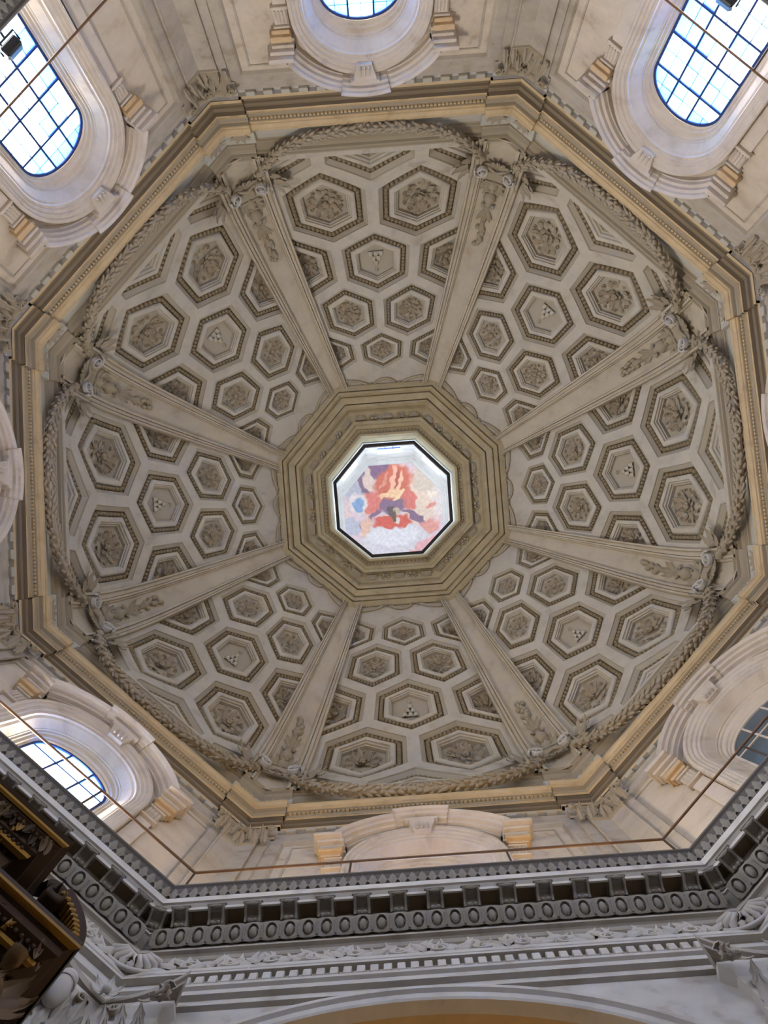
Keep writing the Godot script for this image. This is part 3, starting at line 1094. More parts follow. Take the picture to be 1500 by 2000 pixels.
	# end blocks, brackets and strips
	for s in [-1.0, 1.0]:
		var eb := MB.new()
		for z in [[1.02, 1.34, 11.99, 12.06, 0.31], [1.03, 1.37, 12.06, 12.12, 0.25], [1.04, 1.41, 12.12, 12.19, 0.19], [1.06, 1.45, 12.19, 12.28, 0.12]]:
			eb.box(fframe(k, s * (z[0] + z[1]) / 2, (z[4] + 0.38) / 2, (z[2] + z[3]) / 2), Vector3(z[1] - z[0], z[3] - z[2], 0.38 - z[4]), 0.01)
		put("hood_end", eb.mesh(), M.frame, hood)
		var ob := MB.new()
		ob.box(fframe(k, s * 1.21, 0.315, 11.94), Vector3(0.32, 0.11, 0.15), 0.01)
		ob.box(fframe(k, s * 1.20, 0.34, 11.85), Vector3(0.27, 0.08, 0.10), 0.01)
		put("hood_block", ob.mesh(), M.ochre_stone, hood)
		var cs := MB.new()
		cs.box(fframe(k, s * 1.16, 0.36, 11.60), Vector3(0.21, 0.30, 0.05), 0.008)
		for j in 4:
			cs.box(fframe(k, s * 1.16 - 0.075 + j * 0.05, 0.33, 11.60), Vector3(0.026, 0.24, 0.025), 0.008)
		cs.box(fframe(k, s * 1.16, 0.345, 11.42), Vector3(0.26, 0.045, 0.08), 0.01)
		cs.box(fframe(k, s * 1.17, 0.345, 11.77), Vector3(0.25, 0.035, 0.09), 0.01)
		cs.box(fframe(k, s * 1.15, 0.37, 10.2), Vector3(0.20, 2.4, 0.03), 0.008)
		put("bracket", cs.mesh(), M.frame, o)
	# keystone: a fluted console on the architrave under the hood's middle
	var ks := MB.new()
	var kp := [[0.12, 12.62, 0.275], [0.135, 12.70, 0.25], [0.17, 12.80, 0.225], [0.18, 12.87, 0.20], [0.23, 12.88, 0.19], [0.24, 12.93, 0.18]]
	for i in kp.size() - 1:
		var p: Array = kp[i]
		var q: Array = kp[i + 1]
		ks.quad(fp(k, -p[0], p[2], p[1]), fp(k, p[0], p[2], p[1]), fp(k, q[0], q[2], q[1]), fp(k, -q[0], q[2], q[1]))
		for s in [-1.0, 1.0]:
			ks.quad(fp(k, s * p[0], p[2], p[1]), fp(k, s * p[0], 0.38, p[1]), fp(k, s * q[0], 0.38, q[1]), fp(k, s * q[0], q[2], q[1]))
	ks.quad(fp(k, -0.12, 0.275, 12.62), fp(k, 0.12, 0.275, 12.62), fp(k, 0.12, 0.38, 12.62), fp(k, -0.12, 0.38, 12.62))
	for s in [-0.07, 0.0, 0.07]:
		ks.box(fframe(k, s, 0.24, 12.74), Vector3(0.03, 0.20, 0.05), 0.01)
	put("keystone", ks.mesh(), M.frame, hood)


func build_pilasters() -> void:
	# a capital folded into the corner, built once
	var lf := leaf(0.55, 0.45, 3, 8, 6)
	var lfm := lf.mesh()
	var ab := MB.new()
	var rows := []
	for q in [[0.27, 12.90, 0.0], [0.20, 12.90, 0.0], [0.185, 12.95, 0.01], [0.17, 12.99, 0.02], [0.17, 13.04, 0.02], [0.27, 13.04, 0.0]]:
		rows.append(q)
	for i in 8:
		var o := thing("corner_pilaster", "pale corner pilaster with leafy capital, " + CORNER[i], "pilaster", "corner pilasters of the drum")
		var k0 := (i + 7) % 8
		var mb := MB.new()
		for q in [[k0, 1.0], [i, -1.0]]:
			var k: int = q[0]
			var sg: float = q[1]
			var c := se(k, 0.27, sg > 0)
			var e := sg * (FL[k] / 2 - 0.15)
			var e2 := sg * (FL[k] / 2 - 0.31)
			mb.quad(fp(k, c, 0.27, 8.5), fp(k, e, 0.27, 8.5), fp(k, e, 0.27, 12.95), fp(k, c, 0.27, 12.95))
			mb.quad(fp(k, e, 0.27, 8.5), fp(k, e, 0.31, 8.5), fp(k, e, 0.31, 12.95), fp(k, e, 0.27, 12.95))
			mb.quad(fp(k, e, 0.31, 8.5), fp(k, e2, 0.31, 8.5), fp(k, e2, 0.31, 12.95), fp(k, e, 0.31, 12.95))
			mb.quad(fp(k, e2, 0.31, 8.5), fp(k, e2, 0.34, 8.5), fp(k, e2, 0.34, 12.95), fp(k, e2, 0.31, 12.95))
			mb.box(fframe(k, e - sg * 0.0, 0.275, 10.7), Vector3(0.03, 4.3, 0.03), 0.006)
		put("shaft", mb.mesh(), M.pilaster, o)
		var cap := MB.new()
		# astragal, bell and abacus on both sides of the fold
		for q in [[k0, 1.0], [i, -1.0]]:
			var k: int = q[0]
			var sg: float = q[1]
			var prof := [[0.27, 12.46], [0.245, 12.47], [0.245, 12.50], [0.265, 12.51], [0.255, 12.80], [0.21, 12.93], [0.19, 12.94], [0.17, 12.97], [0.17, 13.03], [0.27, 13.04]]
			for j in prof.size() - 1:
				var ra := []
				for z in [prof[j], prof[j + 1]]:
					var rw := PackedVector3Array()
					for f in 7:
						var u := f / 6.0
						var flare: float = maxf(0.0, 0.27 - z[0]) * 1.2
						var s := lerpf(se(k, z[0], sg > 0), sg * (FL[k] / 2 - 0.15 - flare), u)
						var dent: float = (0.05 * sin(PI * u)) if z[1] > 12.9 else 0.0
						rw.append(fp(k, s, z[0] + dent, z[1]))
					ra.append(rw)
				cap.strips(ra)
		var cp := put("capital", cap.mesh(), M.relief, o)
		for q in [[k0, 1.0], [i, -1.0]]:
			var k: int = q[0]
			var sg: float = q[1]
			for z in [[0.04, 12.50, 0.24], [0.22, 12.50, 0.24], [0.36, 12.50, 0.22], [0.12, 12.66, 0.26], [0.30, 12.66, 0.26]]:
				var c := se(k, 0.24, sg > 0)
				var t := fframe(k, c - sg * z[0], 0.245, z[1])
				put("acanthus_leaf", lfm, M.garland, cp, t * Transform3D(Basis().scaled(Vector3(0.21, z[2], 0.30)), Vector3.ZERO))
			for z in [0.06, 0.40]:
				var vl := MB.new()
				var t := fframe(k, se(k, 0.2, sg > 0) - sg * z, 0.20, 12.88)
				spiral(vl, t, 1.5, 0.065, 0.02, 0.035, 0.05, 1.0 if z < 0.2 else -1.0)
				put("volute", vl.mesh(), M.relief, cp)


func build_garlands() -> void:
	for k in 8:
		var o := thing("garland", "stucco leaf garland over the drum window " + WHERE[k], "garland", "garlands round the foot of the dome")
		R.seed = 900 + k
		var mb := MB.new()
		var core := PackedVector3Array()
		var h := FL[k] / 2 - 0.38
		var path := []
		for j in 61:
			var f := j / 30.0 - 1.0
			var y := 13.82 + 1.00 * pow(absf(f), 3.8)
			path.append(fp(k, f * h, 0.015 - 0.10 * absf(f), y))
			core.append(path[j])
		mb.tube(core, [0.072], 8)
		put("core", mb.mesh(), M.garland, o)
		var lv := MB.new()
		var fr := MB.new()
		for j in 60:
			var d: Vector3 = (path[j + 1] - path[j]).normalized()
			if j >= 30:
				d = -d
			var out := Vector3(-FN[k].x, 0, -FN[k].y)
			for q in 4:
				var a := TAU * (q + 0.5 * (j % 2)) / 4.0 + R.randf_range(-0.3, 0.3)
				var nrm := (out * cos(a) + d.cross(out) * sin(a)).normalized()
				var p: Vector3 = path[j] + nrm * 0.072
				if R.randf() < 0.78:
					var yv := (d * 0.9 + nrm * 0.45).normalized()
					var xv := yv.cross(nrm).normalized()
					lv.ball(Transform3D(Basis(xv * R.randf_range(0.026, 0.04), yv * R.randf_range(0.055, 0.085), xv.cross(yv) * 0.028), p), 6, 4)
				else:
					var s := R.randf_range(0.03, 0.048)
					fr.ball(Transform3D(Basis().scaled(Vector3.ONE * s), p), 6, 4)
		put("leaves", lv.mesh(), M.garland, o)
		put("fruit", fr.mesh(), M.garland, o)


func build_consoles() -> void:
	var lf := leaf(0.55, 0.45, 3, 8, 6)
	for i in 8:
		var o := thing("rib_console", "scroll volutes at a rib's foot, " + CORNER[i], "console", "scroll consoles at the feet of the ribs")
		for q in [[(i + 7) % 8, 1.0], [i, -1.0]]:
			var k: int = q[0]
			var sg: float = q[1]
			var t := web_frame(k, sg * 1.12, 0.74, -0.17)
			var vx := Vector3(FT[k].x, 0, FT[k].y) * sg      # towards the corner
			var m := 1.0 if t.basis.x.dot(vx) > 0 else -1.0
			var mb := MB.new()
			spiral(mb, t * Transform3D(Basis(Vector3(0, 0, 1), 0.5 * m), Vector3.ZERO), 1.75, 0.14, 0.03, 0.036, 0.09, -m)
			put("volute", mb.mesh(), M.white, o)
			# the scroll runs out into a long leaf towards the web and one up the corner coffer
			var ac := MB.new()
			for z in [[-2.3, 0.30, -0.22, -0.10], [-1.6, 0.34, -0.24, 0.0], [-1.0, 0.26, -0.22, 0.08], [-2.0, 0.22, -0.36, -0.04], [-0.3, 0.16, -0.12, 0.12]]:
				ac.add(lf, t * Transform3D(Basis(Vector3(0, 0, 1), -z[0] * m).scaled_local(Vector3.ONE * z[1]), Vector3(z[2] * m, z[3], -0.08)))
			put("acanthus", ac.mesh(), M.garland, o)
		# drapery shell between the volutes
		var sh := MB.new()
		var t := rib_frame(i, 0.72, 0.03)
		for q in 7:
			var a := lerpf(-1.15, 1.15, q / 6.0)
			sh.add(lf, t * Transform3D(Basis(Vector3(0, 0, 1), PI + a).scaled_local(Vector3(0.2, 0.36, 0.3)), Vector3(sin(a) * 0.02, 0.06, 0.03)))
		sh.tube(PackedVector3Array([t * Vector3(-0.3, 0.03, 0.05), t * Vector3(-0.15, -0.02, 0.08), t * Vector3(0, 0.05, 0.1), t * Vector3(0.15, -0.02, 0.08), t * Vector3(0.3, 0.03, 0.05)]), [0.03], 6)
		put("shell", sh.mesh(), M.garland, o)


# ---------------------------------------------------------------- lower entablature, rail, walls
func build_entablature() -> void:
	var o := thing("trim_2", "heavy grey stucco entablature with brackets, egg moulding, leafy frieze and dentils", "cornice", "", "structure")
	var parts := [
		["ledge_top", "grey", [[0.80, 8.60], [-0.475, 8.68], [-0.485, 8.66]]],
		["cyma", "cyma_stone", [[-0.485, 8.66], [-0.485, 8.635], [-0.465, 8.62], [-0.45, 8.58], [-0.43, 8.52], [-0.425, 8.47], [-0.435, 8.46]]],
		["fillet", "white", [[-0.435, 8.46], [-0.442, 8.455], [-0.442, 8.36], [-0.425, 8.355], [-0.40, 8.335], [-0.395, 8.30], [-0.38, 8.30], [-0.375, 8.345]]],
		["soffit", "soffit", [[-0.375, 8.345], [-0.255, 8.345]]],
		["fascia", "white", [[-0.255, 8.345], [-0.255, 8.23], [-0.268, 8.225], [-0.268, 8.20]]],
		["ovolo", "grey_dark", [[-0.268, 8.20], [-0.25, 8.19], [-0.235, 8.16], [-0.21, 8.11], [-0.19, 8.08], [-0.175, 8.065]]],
		["cavetto", "grey", [[-0.175, 8.065], [-0.20, 8.06], [-0.20, 8.01], [-0.17, 8.0], [-0.155, 7.99], [-0.14, 7.96], [-0.115, 7.945]]],
		["frieze", "grey", [[-0.115, 7.945], [-0.115, 7.79]]],
		["architrave_crown", "white", [[-0.115, 7.79], [-0.155, 7.78], [-0.155, 7.735], [-0.14, 7.72], [-0.125, 7.70], [-0.165, 7.695], [-0.165, 7.665], [-0.11, 7.66], [-0.11, 7.54], [-0.15, 7.535], [-0.15, 7.50]]],
		["fasciae", "white", [[-0.15, 7.50], [-0.125, 7.485], [-0.125, 7.42], [-0.14, 7.415], [-0.14, 7.395], [-0.10, 7.385], [-0.10, 7.31], [-0.12, 7.30], [-0.12, 7.28], [-0.085, 7.27]]]]
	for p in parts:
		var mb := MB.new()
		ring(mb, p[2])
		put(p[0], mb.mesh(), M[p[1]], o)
	# brackets under the soffit
	var br := MB.new()
	var side := [[0.0, 0.0], [0.155, 0.0], [0.16, -0.03], [0.14, -0.055], [0.11, -0.05], [0.07, -0.06], [0.04, -0.10], [0.0, -0.115]]
	for x in [-0.07, 0.07]:
		for i in range(1, side.size() - 1):
			br.tri(Vector3(x, side[0][1], side[0][0]), Vector3(x, side[i][1], side[i][0]), Vector3(x, side[i + 1][1], side[i + 1][0]))
	for i in range(1, side.size() - 1):
		br.quad(Vector3(-0.07, side[i][1], side[i][0]), Vector3(0.07, side[i][1], side[i][0]), Vector3(0.07, side[i + 1][1], side[i + 1][0]), Vector3(-0.07, side[i + 1][1], side[i + 1][0]))
	for x in [-0.055, 0.055]:
		br.tube(PackedVector3Array([Vector3(x, -0.04, 0.16), Vector3(x, -0.062, 0.12), Vector3(x, -0.068, 0.07), Vector3(x, -0.112, 0.035)]), [0.012], 6)
	br.ball(Transform3D(Basis().scaled(Vector3(0.045, 0.022, 0.02)), Vector3(0, -0.045, 0.155)), 8, 4)
	for x in [-0.025, 0.025]:
		br.ball(Transform3D(Basis().scaled(Vector3(0.02, 0.02, 0.022)), Vector3(x, -0.10, 0.045)), 6, 4)
	br.box(Transform3D(Basis(), Vector3(0, -0.11, 0.012)), Vector3(0.165, 0.03, 0.03), 0.008)
	br.box(Transform3D(Basis(), Vector3(0, -0.004, 0.08)), Vector3(0.165, 0.016, 0.17), 0.004)
	var brm := br.mesh()
	for k in 8:
		var l := se(k, -0.255, false)
		var r := se(k, -0.255, true)
		var cnt := int(round((r - l - 0.16) / 0.31))
		for j in cnt:
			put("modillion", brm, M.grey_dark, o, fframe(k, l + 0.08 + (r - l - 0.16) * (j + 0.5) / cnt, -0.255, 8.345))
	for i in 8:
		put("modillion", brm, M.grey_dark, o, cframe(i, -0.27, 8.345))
	# eggs in their shells, and darts
	var eg := MB.new()
	eg.ball(Transform3D(Basis().scaled(Vector3(0.035, 0.058, 0.036)), Vector3.ZERO), 8, 6)
	var egm := eg.mesh()
	var shl := MB.new()
	for j in 16:
		var q := []
		for e in [j, j + 1]:
			var a: float = TAU * e / 16.0
			var d := Vector3(cos(a), sin(a), 0)
			var far := minf(0.0755 / maxf(absf(d.x), 0.001), 0.085 / maxf(absf(d.y), 0.001))
			q.append([Vector3(d.x * 0.045, d.y * 0.068, -0.01), Vector3(d.x * 0.047, d.y * 0.070, 0.026), d * far + Vector3(0, 0, 0.02)])
		shl.quad(q[0][0], q[1][0], q[1][1], q[0][1])
		shl.quad(q[0][1], q[1][1], q[1][2], q[0][2])
	for x in [-0.0755, 0.0755]:
		shl.box(Transform3D(Basis(), Vector3(x, -0.01, 0.022)), Vector3(0.016, 0.12, 0.02), 0.005)
	var tilt := Basis(Vector3(1, 0, 0), 0.55)
	var dm := box_mesh(Vector3(0.062, 0.105, 0.045), 0.005)
	for k in 8:
		var near: bool = k in [3, 4, 5]
		var l := se(k, -0.23, false) + 0.06
		var r := se(k, -0.23, true) - 0.06
		var cnt := int(round((r - l) / 0.15))
		var allsh := MB.new()
		for j in cnt:
			var t := fframe(k, lerpf(l, r, (j + 0.5) / cnt), -0.244, 8.125) * Transform3D(tilt, Vector3.ZERO)
			if near:
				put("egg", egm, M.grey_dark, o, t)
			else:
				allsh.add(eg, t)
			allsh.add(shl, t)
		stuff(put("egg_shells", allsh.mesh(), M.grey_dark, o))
		# dentils
		l = se(k, -0.14, false) + 0.45
		r = se(k, -0.14, true) - 0.45
		cnt = int((r - l) / 0.098)
		if near:
			for j in cnt:
				put("dentil", dm, M.white, o, fframe(k, lerpf(l, r, (j + 0.5) / cnt), -0.128, 7.60))
		# running leaf on the cyma
		R.seed = 300 + k
		var lv := MB.new()
		var lf := leaf(0.7, 0.2, 3, 5, 4)
		l = se(k, -0.44, false)
		r = se(k, -0.44, true)
		cnt = int((r - l) / 0.085)
		for j in cnt:
			var t := fframe(k, lerpf(l, r, (j + 0.5) / cnt), -0.437, 8.478) * Transform3D(Basis(Vector3(1, 0, 0), 0.16).scaled_local(Vector3(0.115, 0.125, 0.10)), Vector3.ZERO)
			lv.add(lf, t)
		stuff(put("leaf_row", lv.mesh(), M.grey_dark, o))
		# scrolling foliage on the frieze
		if near:
			var n := 13
			var lf2 := leaf(0.75, 0.12, 4, 8, 4)
			l = se(k, -0.115, false) + 0.30
			r = se(k, -0.115, true) - 0.30
			for j in n:
				var fo := MB.new()
				var t := fframe(k, lerpf(l, r, (j + 0.5) / n), -0.118, 7.868)
				var m := 1.0 if j % 2 == 0 else -1.0
				spiral(fo, t * Transform3D(Basis().scaled(Vector3(1.5, m, 1)), Vector3.ZERO), 1.3, 0.055, 0.015, 0.025, 0.035)
				for z in [[-0.10, 0.02, 1.3], [0.10, -0.02, -1.5], [0.17, 0.03, -1.1], [-0.17, -0.03, 1.7], [0.0, 0.045, 1.2], [0.02, -0.05, -1.3], [0.12, 0.05, 2.4], [-0.12, -0.05, -2.2], [0.05, 0.02, 0.4], [-0.05, -0.02, -0.4], [0.19, -0.04, 0.9], [-0.19, 0.04, -0.9]]:
					fo.add(lf2, t * Transform3D(Basis(Vector3(0, 0, 1), z[2] * m + R.randf_range(-0.3, 0.3)).scaled_local(Vector3(0.11, R.randf_range(0.10, 0.16), 0.20)), Vector3(z[0], z[1] * m, 0.008)))
				put("frieze_foliage", fo.mesh(), M.white, o)
	# shells in the corners of the frieze
	for i in [4, 5]:
		var sh := MB.new()
		var t := cframe(i, -0.16, 8.0)
		for q in 9:
			var a := lerpf(-1.35, 1.35, q / 8.0)
			var e := Vector3(sin(a), -cos(a), 0)
			sh.tube(PackedVector3Array([t * Vector3(0, 0.0, 0.02), t * (e * 0.10 + Vector3(0, 0, 0.07)), t * (e * 0.19 + Vector3(0, 0, 0.05)), t * (e * 0.23 + Vector3(0, 0, -0.02))]), [0.012, 0.026, 0.036, 0.02], 6)
		var rim := PackedVector3Array()
		for q in 17:
			var a := lerpf(-1.6, 1.6, q / 16.0)
			rim.append(t * Vector3(sin(a) * 0.25, -cos(a) * 0.23, 0.03))
		sh.tube(rim, [0.022], 6)
		put("corner_shell", sh.mesh(), M.white, o)


func build_railing() -> void:
	var o := thing("railing", "thin brown metal guard rail standing on the ledge of the grey entablature", "railing")
	for k in 8:
		var l := se(k, -0.29, false)
		var r := se(k, -0.29, true)
		var mb := MB.new()
		mb.tube(PackedVector3Array([fp(k, l, -0.29, 9.6), fp(k, (l + r) / 2, -0.29, 9.6), fp(k, r, -0.29, 9.6)]), [0.014], 8)
		put("rail", mb.mesh(), M.rail, o)
		for s in [l, -0.77, 0.77]:
			var p := MB.new()
			p.tube(PackedVector3Array([fp(k, s, -0.29, 9.6), fp(k, s, -0.29, 9.0), fp(k, s, -0.29, 8.64)]), [0.012], 8)
			p.ball(Transform3D(Basis().scaled(Vector3(0.05, 0.02, 0.05)), fp(k, s, -0.29, 8.66)), 8, 4)
			put("post", p.mesh(), M.post, o)
	for f in [[7, 0.0, -0.29, 9.1, "small black floodlight clamped to the rail in front of the upper left window"], [1, 0.1, -0.29, 9.1, "small black floodlight clamped to the rail in front of the upper right window"], [4, 1.5, -0.08, 8.95, "small black floodlight standing on the ledge left of the bottom window"], [4, -1.5, -0.08, 8.95, "small black floodlight standing on the ledge right of the bottom window"]]:
		var t := fframe(f[0], f[1], f[2], f[3])
		if f[0] == 4:
			t = t * Transform3D(Basis(Vector3.UP, PI), Vector3.ZERO)
		var fl := thing("floodlight", f[4], "floodlight", "floodlights along the ledge")
		fl.transform = t
		if f[0] == 4:
			var sp := SpotLight3D.new()
			sp.name = "flood_beam"
			sp.light_color = Color(1.0, 0.83, 0.58)
			sp.light_energy = 2.2
			sp.spot_angle = 80.0
			sp.spot_angle_attenuation = 0.6
			sp.spot_range = 30.0
			sp.spot_attenuation = 2.0
			sp.light_size = 0.09
			sp.shadow_enabled = true
			fl.add_child(sp)
			sp.position = Vector3(0, 0.09, 0.09)
			sp.rotation = Vector3(0.75, PI, 0)
		var b := MB.new()
		b.box(Transform3D(Basis(Vector3(1, 0, 0), -0.5), Vector3(0, 0.0, 0.0)), Vector3(0.22, 0.16, 0.12), 0.02)
		put("housing", b.mesh(), M.black, fl)
		b = MB.new()
		b.box(Transform3D(Basis(Vector3(1, 0, 0), -0.5), Vector3(0, 0.03, 0.058)), Vector3(0.18, 0.12, 0.01), 0.003)
		put("front_glass", b.mesh(), M.glow if f[0] == 4 else M.came, fl)
		b = MB.new()
		b.tube(PackedVector3Array([Vector3(-0.13, 0, 0), Vector3(-0.13, -0.12, -0.02), Vector3(0.13, -0.12, -0.02), Vector3(0.13, 0, 0)]), [0.012], 6)
		b.tube(PackedVector3Array([Vector3(0, -0.12, -0.02), Vector3(0, -0.46 if f[0] != 4 else -0.32, -0.02)]), [0.015], 6)
		put("stirrup", b.mesh(), M.black, fl)


func build_lower_walls() -> void:
	var fl := MB.new()
	fl.box(Transform3D(Basis(), Vector3(0, -0.1, 0)), Vector3(16, 0.2, 20))
	var fo := thing("floor", "pale stone floor of the church under the dome", "floor", "", "structure")
	put("slab", fl.mesh(), M.floor, fo)
	for k in 8:
		var o := thing("wall_lower_" + SIDE[k], "white lower wall " + WHERE[k], "wall", "", "structure")
		var mb := MB.new()
		var l := se(k, -0.085, false)
		var r := se(k, -0.085, true)
		# outer face so that no daylight comes in below the ledge
		var ob := MB.new()
		ob.quad(fp(k, se(k, 0.9, false), 0.9, 7.9), fp(k, se(k, 0.9, true), 0.9, 7.9), fp(k, se(k, 1.0, true), 1.0, 8.7), fp(k, se(k, 1.0, false), 1.0, 8.7))
		ob.quad(fp(k, l, -0.08, 7.28), fp(k, r, -0.08, 7.28), fp(k, se(k, 0.9, true), 0.9, 7.9), fp(k, se(k, 0.9, false), 0.9, 7.9))
		put("wall_back", ob.mesh(), M.umber, o)
		if k == 4 or k == 0:
			var rx := 2.1
			var ry := 1.85
			var cs := 0.2 if k == 4 else 0.0
			var ys := 5.35
			var L := maxf(l, cs - rx - 0.02)
			# pieces beside the arch, then the wall above it
			mb.quad(fp(k, l, -0.085, 0), fp(k, cs - rx, -0.085, 0), fp(k, cs - rx, -0.085, 7.3), fp(k, l, -0.085, 7.3))
			mb.quad(fp(k, cs + rx, -0.085, 0), fp(k, r, -0.085, 0), fp(k, r, -0.085, 7.3), fp(k, cs + rx, -0.085, 7.3))
			var ap := []
			for j in 41:
				var a := PI - PI * j / 40.0
				ap.append(Vector2(cs + rx * cos(a), ys + ry * sin(a)))
			for j in 40:
				mb.quad(fp(k, ap[j].x, -0.085, ap[j].y), fp(k, ap[j + 1].x, -0.085, ap[j + 1].y), fp(k, ap[j + 1].x, -0.085, 7.3), fp(k, ap[j].x, -0.085, 7.3))
			put("wall_face", mb.mesh(), M.white, o)
			# archivolt
			var av := MB.new()
			for q in [[[1.075, -0.085], [1.075, -0.12], [1.06, -0.13], [1.045, -0.13], [1.035, -0.105], [1.01, -0.10], [1.0, -0.09], [0.995, 0.0]]]:
				for i in q.size() - 1:
					var rows := []
					for z in [q[i], q[i + 1]]:
						var rw := PackedVector3Array()
						rw.append(fp(k, cs - rx * z[0], z[1], 0.0))
						for j in 41:
							var a := PI - PI * j / 40.0
							rw.append(fp(k, cs + rx * z[0] * cos(a), z[1], ys + ry * z[0] * sin(a)))
						rw.append(fp(k, cs + rx * z[0], z[1], 0.0))
						rows.append(rw)
					av.strips(rows)
			put("archivolt", av.mesh(), M.white, o)
			# barrel vault behind with transverse ribs
			var vt := MB.new()
			var prof := [[0.995, 0.0], [0.99, 0.10], [1.02, 0.11], [1.02, 0.17], [1.0, 0.18], [1.0, 0.24], [1.03, 0.25], [1.03, 0.9], [0.99, 0.9], [0.985, 1.2], [1.03, 1.2], [1.03, 2.4], [0.99, 2.4], [0.985, 2.75], [1.03, 2.75], [1.03, 4.2]]
			for i in prof.size() - 1:
				var rows := []
				for z in [prof[i], prof[i + 1]]:
					var rw := PackedVector3Array()
					rw.append(fp(k, cs - rx * z[0], z[1], 0.0))
					for j in 41:
						var a := PI - PI * j / 40.0
						rw.append(fp(k, cs + rx * z[0] * cos(a), z[1], ys + ry * z[0] * sin(a)))
					rw.append(fp(k, cs + rx * z[0], z[1], 0.0))
					rows.append(rw)
				vt.strips(rows)
			put("barrel_vault", vt.mesh(), M.vault, o)
			var bo := MB.new()
			for z in [[0.30, 0.05], [0.22, 0.04]]:
				var lp := PackedVector3Array()
				for j in 33:
					var a := TAU * j / 32.0
					lp.append(fp(k, cs + z[0] * 1.5 * cos(a), 0.58 + z[0] * sin(a), ys + ry * 1.03 * sqrt(1.0 - pow(z[0] * 1.5 * cos(a) / (rx * 1.03), 2.0)) - 0.01))
				bo.tube(lp, [z[1]], 6)
			put("oval_moulding", bo.mesh(), M.vault, o)
			var en := MB.new()
			en.box(fframe(k, cs, 4.3, 3.7), Vector3(5.0, 7.6, 0.2))
			put("end_wall", en.mesh(), M.stucco, o)
			if k == 0:
				continue
			var lm := thing("added_vault_lamp", "added unseen globe lamp that lights the ochre vault behind the bottom arch", "lamp", "", "", fp(k, cs, 2.0, 4.6))  # lamp added out of view to brighten the vault
			var gb := MB.new()
			gb.ball(Transform3D(Basis().scaled(Vector3.ONE * 0.14), Vector3.ZERO), 16, 10)
			put("globe", gb.mesh(), M.glow, lm)
			var rod := MB.new()
			rod.tube(PackedVector3Array([Vector3(0, 0.13, 0), Vector3(0, 1.4, 0), Vector3(0, 2.5, 0)]), [0.012], 6)
			put("rod", rod.mesh(), M.black, lm)
			var om := OmniLight3D.new()
			om.name = "added_vault_light"
			om.light_color = Color(1.0, 0.87, 0.68)
			om.light_energy = 2.0
			om.light_size = 0.13
			om.omni_range = 30.0
			om.omni_attenuation = 2.0
			om.shadow_enabled = true
			lm.add_child(om)
		else:
			mb.quad(fp(k, l, -0.085, 0), fp(k, r, -0.085, 0), fp(k, r, -0.085, 7.3), fp(k, l, -0.085, 7.3))
			put("wall_face", mb.mesh(), M.white, o)


